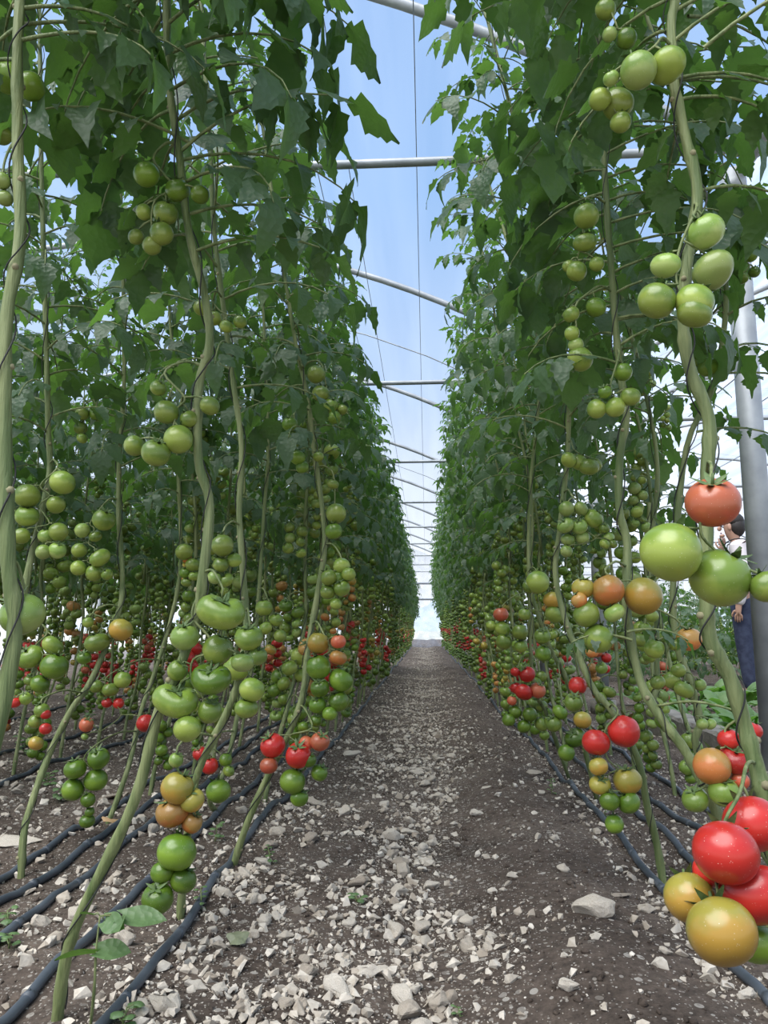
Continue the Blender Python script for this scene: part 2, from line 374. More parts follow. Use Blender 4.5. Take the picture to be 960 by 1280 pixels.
for (px, py, wpx, lab, sc) in [
    (743, 1157, 62, 'large flat pale stone on bare soil left of the right hose', (1, .75, .8)),
    (776, 1131, 30, 'flat pale stone just behind the largest stone right of the path', (1, .6, .4)),
    (808, 1148, 24, 'rounded pale stone between the largest flat stone and the right hose', (1, .9, .9)),
    (596, 1022, 18, 'squarish pink-beige stone standing alone on the path\'s right half', (1, .9, 1.1)),
    (608, 992, 14, 'small flat white stone behind the squarish stone', (1, .7, .4)),
    (715, 1253, 34, 'pointed white stone near the bottom edge on the soil', (1, .8, 1)),
    (835, 1216, 22, 'rounded white pebble on soil in front of the right hose', (1, .9, .8)),
    (550, 1268, 66, 'broad flat beige stone at the bottom edge of the path', (1, .6, .5)),
    (204, 1272, 46, 'tan rounded stone at the bottom beside the left hose', (1, .8, .7)),
    (275, 1243, 34, 'long grey-white stone standing out near the bottom left', (.7, 1.2, .8)),
    (244, 1232, 34, 'white angular block near the bottom left beside the hose', (1, .8, .7)),
    (460, 1210, 36, 'yellowish veined rock in the gravel near the bottom centre', (1, .8, .7)),
    (440, 944, 24, 'large pale rock beside the left hose farther up the path', (1.1, .8, .8)),
    (520, 965, 22, 'grey rock on top of the gravel strip, farther up', (1, .8, .8)),
    (512, 1030, 24, 'big light grey rock in the middle of the gravel strip', (1, .9, .7)),
    (345, 1052, 26, 'round whitish rock just right of the left hose', (1, .9, .9)),
    (330, 1083, 26, 'pale rock on the path below the round whitish one', (1, .8, .7)),
    (392, 1005, 26, 'jagged white rock beside the lowest left green tomatoes', (1, .7, .8)),
    (137, 1000, 34, 'flat white slab behind the leaning stems on the left', (1.2, .8, .4)),
    (20, 1058, 50, 'long pale slab by the left edge under the leaning stem', (1.3, .7, .35)),
    (668, 970, 22, 'pale flat stone beside the right hose farther back', (1, .7, .5)),
    (445, 1015, 14, 'white oblong stone left of the gravel strip', (1.2, .6, .5))]:
    x, y = gpt(px, py); s_ = wpx*y/F/2
    stone(x, y, s_, rng.uniform(-.3, .3), int(px), lab, None, sc)

# ------------------------------------------------------------------ drip hoses
def hose(x, y0, y1, label, wob=.0075, r=.0098, x0off=0):
    pts = []; y = y0; ph = rng.uniform(0, 6)
    while y <= y1:
        xx = x+wob*sin(y*1.3+ph)+wob*.5*sin(y*3.7+ph*2)
        pts.append((xx, y, float(gz(xx, y))+r*.9)); y += .06 if y < 6 else .4
    b = MB(); b.tube(pts, r, 10)
    y = y0+.13; rng2 = random.Random(int(x*100))
    o = tag(obj('drip_hose', b.mesh('drip_hose', [M['hose']])), label, 'hose', 'drip hoses on the soil')
    b = MB(); k = 0
    while y < min(y1, 5):
        xx = x+wob*sin(y*1.3+ph)+wob*.5*sin(y*3.7+ph*2)
        z = float(gz(xx, y))+r*.9
        b.tube([(xx, y-.012, z), (xx, y+.012, z)], r*1.12, 10); b.tube([(xx, y, z+r), (xx, y, z+r+.003)], .002, 6); y += .3
    obj('dripper', b.mesh('dripper', [M['hose']]), o)
for x, lab in [(-.535, 'black drip hose on the soil edging the path on the left'),
               (-.71, 'black drip hose second in from the path on the left'),
               (-.885, 'black drip hose midway between the two left plant rows'),
               (-1.0, 'black drip hose just in front of the second left plant row'),
               (-1.13, 'black drip hose just behind the second left plant row'),
               (-1.76, 'black drip hose in the bed beyond the first left bed'),
               (-2.18, 'black drip hose beyond the first left bed, farther from the path'),
               (-3.0, 'black drip hose of the third bed far on the left'),
               (.58, 'black drip hose edging the path on the right'),
               (.715, 'black drip hose second in from the path on the right'),
               (.835, 'black drip hose third in from the path on the right'),
               (1.01, 'black drip hose nearest to the concrete kerb')]:
    hose(x, .7 if abs(x) < 1.2 else 2.0, 27 if abs(x) < 1.2 else 14, lab)

# ------------------------------------------------------------------ tunnel frame
XL, XR, XA = -6.55, 1.40, -2.575; GH, RISE = 2.65, 1.32
def archz(x): return GH + RISE*(1-((x-XA)/((XR-XL)/2))**2)
XR2 = 9.35
def archz2(x): return GH + RISE*(1-((x-(XR+XR2)/2)/((XR2-XR)/2))**2)
ORD = ['nearest', 'second', 'third', 'fourth', 'fifth', 'sixth', 'seventh', 'eighth', 'ninth', 'tenth', 'eleventh', 'twelfth', 'thirteenth', 'fourteenth']
frames = [3.1+3.0*k for k in range(9)]
for k, y in enumerate(frames):
    b = MB(); b.tube([(x, y, archz(x)) for x in np.linspace(XL, XR, 33)], .026, 10)
    tag(obj('roof_hoop', b.mesh('roof_hoop', [M['galv']])), 'grey steel roof hoop curving overhead down to the right, %s from the viewer' % ORD[k], 'pipe', 'roof hoops over the path')
    b = MB(); b.tube([(x, y-.05, GH-.0+.012*sin((x-XL)*.8)) for x in np.linspace(XL, XR, 17)], .019, 10)
    tag(obj('tie_bar', b.mesh('tie_bar', [M['galv']])), 'straight grey steel tie bar crossing above the path, %s from the viewer' % ORD[k], 'pipe', 'tie bars across the tunnel')
    if k < 9:
        b = MB(); b.tube([(x, y, archz2(x)) for x in np.linspace(XR, XR2, 25)], .024, 8)
        tag(obj('roof_hoop', b.mesh('roof_hoop', [M['galv']])), 'pale pipe hoop of the neighbouring tunnel on the right, %s from the viewer' % ORD[k], 'pipe', 'roof hoops of the right tunnel')
        b = MB(); b.tube([(x, y-.05, GH-.35) for x in np.linspace(XR, XR2, 9)], .018, 8)
        tag(obj('tie_bar', b.mesh('tie_bar', [M['galv']])), 'pale horizontal bar of the neighbouring tunnel on the right, %s from the viewer' % ORD[k], 'pipe', 'tie bars of the right tunnel')
    if k < 8:
        p = tag(obj('support_post', None, None, (XR-.03, y+.12, 0)),
            'thick galvanised steel post standing behind the right tomato plants' if k == 0 else 'galvanised steel post between the tunnels, %s from the viewer' % ORD[k], 'post', 'posts between the two tunnels')
        b = MB(); b.tube([(0, 0, -.05), (0, 0, GH)], .05, 20); obj('pole', b.mesh('pole', [M['galv']]), p)
        b = MB(); b.tube([(0, 0, -.02), (0, 0, .10)], .10, 16); obj('footing', b.mesh('footing', [M['conc']]), p)
        b = MB(); b.tube([(0, 0, GH-.10), (0, 0, GH-.04)], .056, 20); obj('clamp', b.mesh('clamp', [M['galv']]), p)
        q_ = tag(obj('support_post', None, None, (XL, y+.12, 0)), 'galvanised post on the far left side of the tunnel, %s from the viewer' % ORD[k], 'post', 'posts along the left side')
        b = MB(); b.tube([(0, 0, -.05), (0, 0, GH)], .04, 12); obj('pole', b.mesh('pole', [M['galv']]), q_)
b = MB(); b.tube([(XR, .2, GH), (XR, 28.4, GH)], .03, 8)
tag(obj('gutter_rail', b.mesh('gutter_rail', [M['galv']])), 'long pipe running along the tops of the posts', 'pipe')
# thin wires
for (x, h_, lab) in [(-.03, 3.0, 'thin wire running overhead along the middle of the path'),
                     (-.37, 2.95, 'thin wire running overhead above the left side of the path'),
                     (-.52, 2.90, 'thin crop wire over the front left plant row'), (-1.07, 2.9, 'thin crop wire over the second left plant row'),
                     (.42, 2.9, 'thin crop wire over the front right plant row'), (.9, 2.9, 'thin crop wire over the second right plant row')]:
    b = MB(); b.tube([(x+.0, y, h_-.03*sin(pi*((y-3.1) % 3)/3)) for y in np.arange(.4, 28.4, .75)], .0022, 5)
    tag(obj('wire', b.mesh('wire', [M['wire']])), lab, 'wire', 'overhead wires')
for k, (y, x0, x1) in enumerate([(7.2, -3.5, 1.2), (13.2, -3.5, 1.2)]):
    b = MB(); b.tube([(x, y, archz(x)-.12) for x in np.linspace(x0, x1, 9)], .006, 6)
    tag(obj('brace_rod', b.mesh('brace_rod', [M['galv']])), ['thin brace rod slanting overhead behind the second tie bar', 'thin brace rod slanting overhead farther along the tunnel'][k], 'rod')
# purlins and wrinkle-lines of the right tunnel roof
for k, x in enumerate([2.2, 3.0, 3.9, 4.9, 6.0, 7.3]):
    b = MB(); b.tube([(x, y, archz2(x)-.03) for y in (1, 20, 28)], .009, 6)
    tag(obj('purlin', b.mesh('purlin', [M['galv']])), 'slender lengthwise rod under the right tunnel roof, %s from the post row' % ORD[k].replace('nearest', 'first'), 'rod', 'purlins of the right tunnel')
for k in range(12):
    y = 3.1+.75+k*1.0
    if k % 3 == 2: continue
    b = MB(); b.tube([(x, y+(x-XR)*.25, archz2(x)+.06) for x in np.linspace(XR, XR2, 14)], .0035, 4)
    tag(obj('film_wire', b.mesh('film_wire', [M['wire']])), 'thin slanting wire over the right tunnel film, %s from the viewer' % ORD[k], 'wire', 'hold-down wires on the right roof')
def sheet(name, fn, us, vs_, m):
    V = [fn(u, v) for v in vs_ for u in us]; nu = len(us)
    b = MB(); b.add(V, [(j*nu+i, j*nu+i+1, (j+1)*nu+i+1, (j+1)*nu+i) for j in range(len(vs_)-1) for i in range(nu-1)])
    return tag(obj(name, b.mesh(name, [m])), kind='structure')
sheet('ceiling', lambda u, v: (u, v, archz(u)+.035), np.linspace(XL, XR, 30), np.linspace(-2, 28.5, 16), M['film'])
sheet('ceiling_right', lambda u, v: (u, v, archz2(u)+.035+.012*sin(v*4+u)), np.linspace(XR, XR2, 30), np.linspace(-2, 28.5, 60), M['film_side'])
sheet('wall_left', lambda u, v: (XL-.03, v, u), np.linspace(-.05, GH, 4), np.linspace(-2, 28.5, 16), M['film_side'])
sheet('wall_right', lambda u, v: (XR2+.03, v, u), np.linspace(-.05, GH, 4), np.linspace(-2, 28.5, 16), M['film_side'])
b = MB()
def wall_end(x0, x1, fn, nm):
    xs_ = np.linspace(x0, x1, 24); V = []
    for x in xs_: V += [(x, 28.5, -.05), (x, 28.5, fn(x))]
    b = MB(); b.add(V, [(2*i, 2*i+2, 2*i+3, 2*i+1) for i in range(23)]); tag(obj(nm, b.mesh(nm, [M['film_end']])), kind='structure')
wall_end(XL, XR, archz, 'wall_back'); wall_end(XR, XR2, archz2, 'wall_back_right')
for k, z in enumerate((1.72, 2.3)):
    b = MB(); b.tube([(XL, 28.4, z), (XR, 28.4, z)], .035, 8)
    tag(obj('end_rail', b.mesh('end_rail', [M['galv']])), ['head-high rail across the far end wall', 'higher rail across the far end wall'][k], 'rail')
for k, x in enumerate((-1.2, -.75, .9)):
    b = MB(); b.tube([(x, 28.4, 0), (x, 28.4, archz(x))], .035, 8)
    tag(obj('end_post', b.mesh('end_post', [M['galv']])), ['end wall upright left of the path', 'end wall upright just left of the path', 'end wall upright right of the path'][k], 'post')

# concrete kerb
def kerb(y0, y1, x0, x1, h_, label, seed):
    r = random.Random(seed); n = 26; V = []; Fc = []
    prof = [(x0, -.04), (x0+.004, h_*.9), (x0+.02, h_), (x1-.02, h_), (x1, h_*.9), (x1, -.04)]
    for i in range(n+1):
        y = y0+(y1-y0)*i/n
        for (x, z) in prof: V.append((x+r.uniform(-.004, .004), y, z+r.uniform(-.005, .005)))
    for i in range(n):
        for k in range(5): a = i*6+k; Fc.append((a, a+6, a+7, a+1))
    Fc += [tuple(range(6)), tuple(n*6+k for k in range(6))[::-1]]
    b = MB(); b.add(V, Fc); tag(obj('kerb', b.mesh('kerb', [M['conc']], False)), label, 'kerb')
kerb(3.42, 5.3, 1.40, 1.56, .15, 'rough concrete kerb behind the right plants, beyond the steel post', 3)
kerb(1.6, 3.10, 1.40, 1.56, .12, 'lower rough concrete kerb on the near side of the steel post', 5)

# ------------------------------------------------------------------ tomatoes
def tomato_mb(seed, nu=22, nv=13, lod=0):
    r = random.Random(seed); b = MB()
    k = r.choice([3, 4, 5]); amp = [.02, .035, .05, .08, .015][seed % 5]; ob = [.92, .87, .96, .84, 1.0][seed % 5]
    kid = [0, .05, 0, .24, 0][seed % 5]; ph = r.uniform(0, 6)
    V = []; tn = []
    for j in range(nv+1):
        th = pi*j/nv
        for i in range(nu):
            f_ = 2*pi*i/nu; s_ = sin(th)
            rr = 1+amp*cos(k*f_+ph)*(.4+.6*abs(cos(th)))*s_ + amp*.5*cos(2*f_+1)*s_
            x = rr*s_*cos(f_); y = rr*s_*sin(f_); z = ob*cos(th)
            rho = sqrt(x*x+y*y)
            if cos(th) > 0: z -= .22*math.exp(-(rho/.3)**2)+.05*math.exp(-(rho/.5)**2)*cos(k*f_+ph)
            else: z += .06*math.exp(-(rho/.3)**2)
            if kid: x *= 1.12; z -= kid*math.exp(-((x)/.45)**2)*max(0, cos(th)+.2)*.9
            V.append((x, y, z))
    Fc = []
    for j in range(nv):
        for i in range(nu):
            a = j*nu+i; c = j*nu+(i+1) % nu; Fc.append((a, a+nu, c+nu, c))
    b.add(V, Fc, 0)
    zt = ob-.26-kid*.9
    # calyx: pointed sepals curling out from the stalk, and the pedicel stub
    ns = 5 if lod == 0 else 4
    for i in range(ns):
        f_ = 2*pi*i/ns+r.uniform(-.2, .2); ln = r.uniform(.62, .85); up = r.uniform(.05, .3)
        c_, s_ = cos(f_), sin(f_); w = .15
        P = []
        for t, ww, zz in ((0, .6, 0.02), (.35, 1, .13), (.7, .6, .12+up*.5), (1, .05, .10+up)):
            base = np.array([c_*ln*t+c_*.05, s_*ln*t+s_*.05, zt+zz+.05]); sd = np.array([-s_, c_, 0])*w*ww
            P += [base-sd, base+np.array([0, 0, .03]), base+sd]
        Q = []
        for m_ in range(3):
            a = m_*3; Q += [(a, a+1, a+4, a+3), (a+1, a+2, a+5, a+4)]
        b.add(P, Q, 1)
    b.tube([(0, 0, zt-.05), (.02, 0, zt+.25), (.06, .03, zt+.5)], [.075, .06, .055], 6 if lod == 0 else 4, 1)
    return b
TB = [tomato_mb(s, 22, 13) for s in range(5)]
TBL = [tomato_mb(s, 10, 7, 1) for s in range(5)]
COLS = ['tg', 'tG', 'tp', 'ty', 'to', 'tt', 'tr']
TM = {(c, s): TB[s].mesh('tomato', [M[c], M['calyx']]) for c in COLS for s in range(5)}
TLAB = {'ty': 'yellowing tomato', 'to': 'orange tomato', 'tt': 'pinkish orange tomato', 'tr': 'ripe red tomato', 'tp': 'pale green tomato'}
def put_tomato(parent, pos, d, c, seed, shapes=(0, 0, 1, 2, 3, 4, 2), away=False):
    R_ = random.Random(seed)
    o = obj('tomato', TM[(c, R_.choice(shapes))], parent, pos, (R_.uniform(-.6, .6), R_.uniform(-.6, .6), R_.uniform(0, 6.28)) if len(shapes) > 1 else (.35, R_.uniform(-.1, .3), R_.uniform(-.4, .4)), d/2/1.0)
    if away: o.rotation_euler = (-.75, R_.uniform(-.2, .2), R_.uniform(-.2, .2))
    if c in TLAB: o['label'] = TLAB[c]
    return o
def rachis_mb(att, tops):
    """fruit stalk: leaves the stem at att, arches and runs down past the tomato tops"""
    b = MB(); tops = sorted(tops, key=lambda p: -p[2]); att = np.asarray(att, float)
    c = np.mean([t[:2] for t in tops], 0); pts = [att]
    t0 = np.array([*(.6*np.array(tops[0][:2])+.4*c), tops[0][2]+.018]); mid = (att+t0)/2+[0, 0, .015]
    pts += [mid, t0]
    for t in tops[1:]: 
        q_ = np.array([*(.35*np.array(t[:2])+.65*c), t[2]+.008])
        if q_[2] < pts[-1][2]-.012: pts.append(q_)
    if len(pts) < 4: pts.append(pts[-1]-[0, 0, .012])
    sp = spline(pts, 4); b.tube(sp, np.linspace(.0028, .0014, len(sp)), 6)
    for t in tops:
        q_ = min(sp[len(sp)//4:], key=lambda s_: np.linalg.norm(s_-(np.array(t)+[0, 0, .012])))
        b.tube([q_, (np.array(t)+q_)/2+[0, 0, .004], t], [.0016, .0019, .0016], 5)
    return b

# procedural truss layouts (origin = attachment on the stem; hangs to local +x)
def layout(seed, n, d):
    R_ = random.Random(seed); T = []; z = -.03-.3*d; side = 1
    ax = .055+R_.uniform(-.005, .02)
    for i in range(n):
        dd = d*R_.uniform(.8, 1.1)*(1-.035*i)
        T.append((np.array([ax+side*dd*.47*R_.uniform(.6, 1), R_.uniform(-.6, .6)*dd, z]), dd))
        side = -side; z -= dd*R_.uniform(.36, .62)
    return T
LAY = [layout(s, n, d) for s, (n, d) in enumerate([(6, .060), (7, .056), (5, .064), (8, .052), (6, .054), (4, .068), (7, .060), (9, .048)])]
LAYS = [layout(50+s, n, d) for s, (n, d) in enumerate([(7, .034), (6, .038), (8, .030), (5, .042)])]
ALL = LAY+LAYS
RACH = [rachis_mb((0, 0, 0), [p+[0, 0, .3*d] for p, d in T]).mesh('stalk', [M['stem']]) for T in ALL]
def pal(z, R_):
    """colours of a truss by the height it hangs at"""
    u = R_.random()
    if z > 1.0: return ['tg', 'tp', 'tg'] if u < .75 else ['tG', 'tg']
    if z > .72: return (['ty', 'tg', 'to'] if u < .2 else ['tG', 'tg', 'tp'])
    if z > .40: return (['tr', 'tr', 'tt', 'tr'] if u < .26 else ['to', 'ty', 'tg', 'tG'] if u < .5 else ['tG', 'tg', 'tp'])
    return (['tr', 'to', 'tG'] if u < .08 else ['tG', 'tg', 'tG'])
MATL = ['tg', 'tG', 'tp', 'ty', 'to', 'tt', 'tr']
def truss_mb(li, cols, R_, b=None, off=np.zeros(3), rz=0.0):
    b = b or MB(); rr = rotm((0, 0, rz))
    for p, d in ALL[li]:
        s_ = R_.randrange(5); c = R_.choice(cols); v = np.concatenate(TBL[s_].v)
        mi = [7 if m else MATL.index(c) for m in TBL[s_].m]
        b.add((v*(d/2)) @ rotm((R_.uniform(-.4, .4), R_.uniform(-.4, .4), R_.uniform(0, 6))).T @ rr.T + rr @ p + off, TBL[s_].f, mi)
    q_ = [rr @ np.array(p) + off for p in ((0, 0, 0), (.04, 0, .008), (.06, 0, -.03), (.06, 0, ALL[li][-1][0][2]))]
    b.tube(q_, .0022, 5, 8)
    return b
TMATS = [M[c] for c in MATL]+[M['calyx'], M['stem']]
_tc = {}
def truss_mesh(li, z, R_):
    cols = pal(z, R_); key = (li, tuple(cols), R_.randrange(2))
    if key not in _tc: _tc[key] = truss_mb(li, cols, random.Random(hash(str(key)) % 9999 if False else li*7+len(cols)*31+key[2])).mesh('fruit_truss', TMATS)
    return _tc[key]

# ------------------------------------------------------------------ leaves
prof = [(0, .025), (.10, .20), (.17, .17), (.30, .40), (.38, .31), (.52, .36), (.60, .235), (.74, .22), (.82, .12), (1.0, 0.0)]
def leaflet(w=1.0, cup=.25, droop=.35):
    V = []; Fc = []; n = len(prof)
    for i, (x, h_) in enumerate(prof):
        z = -droop*x*x; V += [(x, -h_*w, z+cup*h_*.6-.06*abs(sin(x*9))), (x, 0, z-.02), (x, h_*w, z+cup*h_*.6-.06*abs(cos(x*9)))]
    for i in range(n-1):
        a = i*3; Fc += [(a, a+1, a+4, a+3), (a+1, a+2, a+5, a+4)]
    return np.array(V), Fc
LF = [leaflet(1.0, .3, .35), leaflet(.85, .7, .55), leaflet(1.15, -.2, .25), leaflet(.95, .1, .7)]
def frame(t, up):
    t = t/np.linalg.norm(t); y = np.cross(up, t)
    if np.linalg.norm(y) < 1e-3: y = np.array([1., 0, 0])
    y /= np.linalg.norm(y); z = np.cross(t, y); return np.stack([t, y, z], 1)
def compound(b, p0, az, ln, R_, young=0.0, elev=.5, drop=1.3, mi=0, ms=1):
    """one tomato leaf: rachis arching from p0, pairs of lobed leaflets and a terminal one"""
    n = 7; pts = [np.asarray(p0, float)]; e = elev
    wob = R_.uniform(-.35, .35)
    for i in range(n):
        a = az+wob*i/n; d = np.array([cos(a)*cos(e), sin(a)*cos(e), sin(e)]); pts.append(pts[-1]+d*ln/n); e -= drop/n*(.6+.8*i/n)
    b.tube(pts, np.linspace(.0034, .0012, len(pts))*(1-.4*young), 5, ms, cap=False)
    base = .22+.3*young
    szs = {2: .62, 3: .28, 4: .9, 5: .32, 6: .86}
    for i in range(2, n):
        if i in (3, 5) and R_.random() < .45: continue
        t = pts[i+1]-pts[i]; t /= np.linalg.norm(t); fr = frame(t, np.array([0, 0, 1.]))
        for sd in (-1, 1):
            L_ = ln*.30*szs[i]*R_.uniform(.8, 1.2)
            an = sd*R_.uniform(.85, 1.25); dp = R_.uniform(.05, .7)
            d = fr[:, 0]*cos(an)+fr[:, 1]*sin(an)-np.array([0, 0, dp]); ff = frame(d, fr[:, 2]+fr[:, 1]*R_.uniform(-.5, .5)+np.array([0, 0, .3]))
            v, f = LF[R_.randrange(4)]
            p = pts[i]+ff[:, 0]*ln*.035
            b.add((v*L_) @ ff.T + p, f, mi, min(1, max(0, R_.gauss(base, .16))))
    t = pts[-1]-pts[-2]; ff = frame(t-np.array([0, 0, .01]), np.array([0, 0, 1.]))
    v, f = LF[R_.randrange(4)]; b.add((v*ln*.34) @ ff.T + pts[-1]-t*.3, f, mi, min(1, max(0, R_.gauss(base, .15))))
def foliage_mb(seed, z0, z1, lean, step=.052, lmax=.36, leany=0.0, axis=None, azok=None):
    """the leafy upper stem, axis at x=lean*u^1.6"""
    R_ = random.Random(seed); b = MB(); z = z0; az = R_.uniform(0, 6.28)
    ax = lambda z: np.array([lean*max(0, (z-z0)/(z1-z0))**1.4+.015*sin(z*5+seed), leany*max(0, (z-z0)/(z1-z0))+.015*cos(z*4+seed), z])
    if axis: ax = axis
    while z < z1:
        u = (z-z0)/(z1-z0)
        if azok and not azok(az % (2*pi), z): az += .9; z += step*.15; continue
        young = max(0, (u-.62)/.38)
        ln = lmax*R_.uniform(.75, 1.12)*(1-.45*young**1.2)
        if u < .12: ln *= .8
        compound(b, ax(z), az, ln, R_, young*.9+.08*u, elev=R_.uniform(.1, .6)+.35*young, drop=R_.uniform(1.0, 1.9)-.5*young)
        if young > .2 and R_.random() < .5: compound(b, ax(z+.02), az+2.2, ln*.7, R_, young, elev=.8, drop=1.1)
        az += 2.4+R_.uniform(-.3, .3); z += step*R_.uniform(.8, 1.3)*(1-.35*young)
    pts = [ax(z_) for z_ in np.linspace(z0-.05, z1+.03, 22)]
    if not axis: b.tube(pts, np.linspace(.0075, .0028, 22), 7, 1)
    compound(b, pts[-1], az, .16, R_, 1, elev=1.3, drop=.9); compound(b, pts[-1], az+2.5, .13, R_, 1, elev=1.2, drop=.6)
    return b
FM = [M['leaf'], M['stem']]
FB = MB()
for i in range(6):
    a = i*2.1; c = np.array([.03+.012*i, .012*cos(a), .01-.006*i]); FB.tube([(0, 0, 0), (.02, 0, .01), c], .0012, 5, 1)
    for k in range(5):
        t = k*2*pi/5; d = np.array([cos(t), sin(t), -.4])*.011; s_ = np.array([-sin(t), cos(t), 0])*.003; FB.add([c, c+d*.5+s_, c+d, c+d*.5-s_], [(0, 1, 2, 3)], 0)
FLOW = FB.mesh('flower_truss', [M['flower'], M['stem']])
FOL = {'left': [foliage_mb(100+i, 1.06, 2.62, -.09, step=.040, lmax=.29).mesh('foliage', FM, True, True) for i in range(5)],
       'right': [foliage_mb(200+i, 1.10, 2.70, -.24, step=.040, lmax=.30).mesh('foliage', FM, True, True) for i in range(6)],
       'bush': [foliage_mb(400+i, .14, 1.12, 0, step=.045, lmax=.34).mesh('foliage', FM, True, True) for i in range(3)],
       'in': [foliage_mb(300+i, 1.02, 2.62, 0, step=.048, lmax=.32).mesh('foliage', FM, True, True) for i in range(5)]}

# ------------------------------------------------------------------ plants
def stem_mesh(pts, r0, r1, seed, twine=True, scars=True):
    R_ = random.Random(seed); b = MB(); n = len(pts)
    rad = [r0+(r1-r0)*i/(n-1) for i in range(n)]
    rad = [r_*R_.uniform(.93, 1.06) for r_ in rad]
    for i in range(3, n-1, 5): rad[i] *= 1.17
    b.tube(pts, rad, 10, 0)
    if scars:
        for i in range(3, n-1, 5):
            a = R_.uniform(0, 6.28); p = np.array(pts[i]); d = np.array([cos(a), sin(a), .3])
            b.tube([p+d*rad[i]*.5, p+d*rad[i]*1.22], [rad[i]*.62, rad[i]*.36], 7, 1)
    return b.mesh('main_stem', [M['stem'], M['node']])
def twine_mesh(pts, r, turns, top=None):
    b = MB(); n = len(pts); out = []
    for i in range(n*5-5+1):
        t = i/5; k = min(int(t), n-2); f_ = t-k; p = np.array(pts[k])*(1-f_)+np.array(pts[k+1])*f_
        a = turns*2*pi*t/(n-1); out.append(p+np.array([cos(a), sin(a), 0])*(r*1.25))
    if top is not None: out.append(np.array(top))
    b.tube(out, .0013, 4); return b.mesh('twine', [M['string']])

# generic lower stems (local, from the root at origin to the foliage axis at (dx,dy,1.1))
GS = {}
def generic_stem(var, dx, dy, ztop):
    R_ = random.Random(var*17+3)
    ctl = [(0, 0, -.03), (dx*.15, dy*.18, .12), (dx*.55+R_.uniform(-.02, .02), dy*.6, .36), (dx*.92+R_.uniform(-.02, .02), dy*.93, .66), (dx+R_.uniform(-.02, .02), dy, .9), (dx, dy, ztop)]
    return spline(ctl, 5)
for var in range(6):
    for side in (-1, 0, 1):
        R_ = random.Random(var*5+side+50)
        dx = -side*R_.uniform(.02, .12); dy = R_.uniform(.05, .40)
        pts = generic_stem(var*3+side, dx, dy, 1.12)
        GS[(var, side)] = (pts, dx, dy, stem_mesh(pts, .0085, .0072, var), twine_mesh(pts[2:], .008, 5))

def ordw(n):
    return ['first', 'second', 'third', 'fourth', 'fifth', 'sixth', 'seventh', 'eighth', 'ninth', 'tenth'][n]
FARF = {}
def far_fruit(var, side):
    k = (var, side)
    if k not in FARF:
        R_ = random.Random(var*9+side*3+700); b = MB(); pts, dx, dy, _, _ = GS[k]
        z = R_.uniform(.28, .36)
        while z < 1.55:
            p = np.array(min(pts, key=lambda q_: abs(q_[2]-z))) if z < 1.1 else np.array([dx, dy, z])
            truss_mb(R_.choice([0, 1, 3, 4, 6, 7]), pal(z, R_), R_, b, p, R_.uniform(0, 6.28)); z += R_.uniform(.10, .17)
        FARF[k] = b.mesh('fruit', TMATS)
    return FARF[k]
nplants = 0
def plant(x, y, side, tier, label, group, kinds, seed):
    """side -1 left of the path, 1 right of it, 0 elsewhere"""
    global nplants; nplants += 1
    R_ = random.Random(seed*13+5); var = R_.randrange(6)
    pts, dx, dy, sm, tm = GS[(var, side)]
    root = tag(obj('tomato_plant', None, None, (x, y-dy*.7, float(gz(x, y-dy*.7)))), label, 'plant', group)
    sc = R_.uniform(.96, 1.04)
    if kinds != 'bush': obj('main_stem', sm, root)
    f = R_.choice(FOL[kinds]); rz = R_.uniform(0, 6.28) if kinds in ('in', 'bush') else R_.uniform(-.35, .35)
    obj('foliage', f, root, (dx, dy, R_.uniform(-.06, .05)), (0, 0, rz), (1, 1, sc) if kinds != 'left' else (1, R_.choice([1, 1]), sc))
    if kinds == 'bush':
        for j in range(5): obj('fruit_truss', truss_mesh(R_.randrange(8, 12), 1.2, R_), root, (dx, dy, .3+.13*j), (0, 0, R_.uniform(0, 6.28)))
        return root
    if tier == 'far':
        obj('fruit', far_fruit(var, side), root); return root
    if tier == 'near': obj('twine', tm, root)
    if side == 1 and tier == 'near':
        for j in range(2): obj('flower_truss', FLOW, root, (dx-.1*j, dy, 1.95+.25*j), (0, 0, R_.uniform(2, 4.5)))
    z = R_.uniform(.27, .36)
    zmax = 1.75 if tier == 'near' else 1.55
    while z < zmax:
        p = np.array(min(pts, key=lambda q_: abs(q_[2]-z))) if z < 1.1 else np.array([dx, dy, z])
        li = R_.randrange(8) if z < 1.45 else 8+R_.randrange(4)
        a = R_.uniform(0, 6.28)
        if tier == 'near':
            t = obj('fruit_truss', RACH[li], root, p, (0, 0, a)); cols = pal(z, R_)
            for i, (q_, d) in enumerate(ALL[li]): put_tomato(t, q_, d, R_.choice(cols), seed*100+i+int(z*1000))
        else: obj('fruit_truss', truss_mesh(li, z, R_), root, p, (0, 0, a))
        z += R_.uniform(.12, .20)
    return root

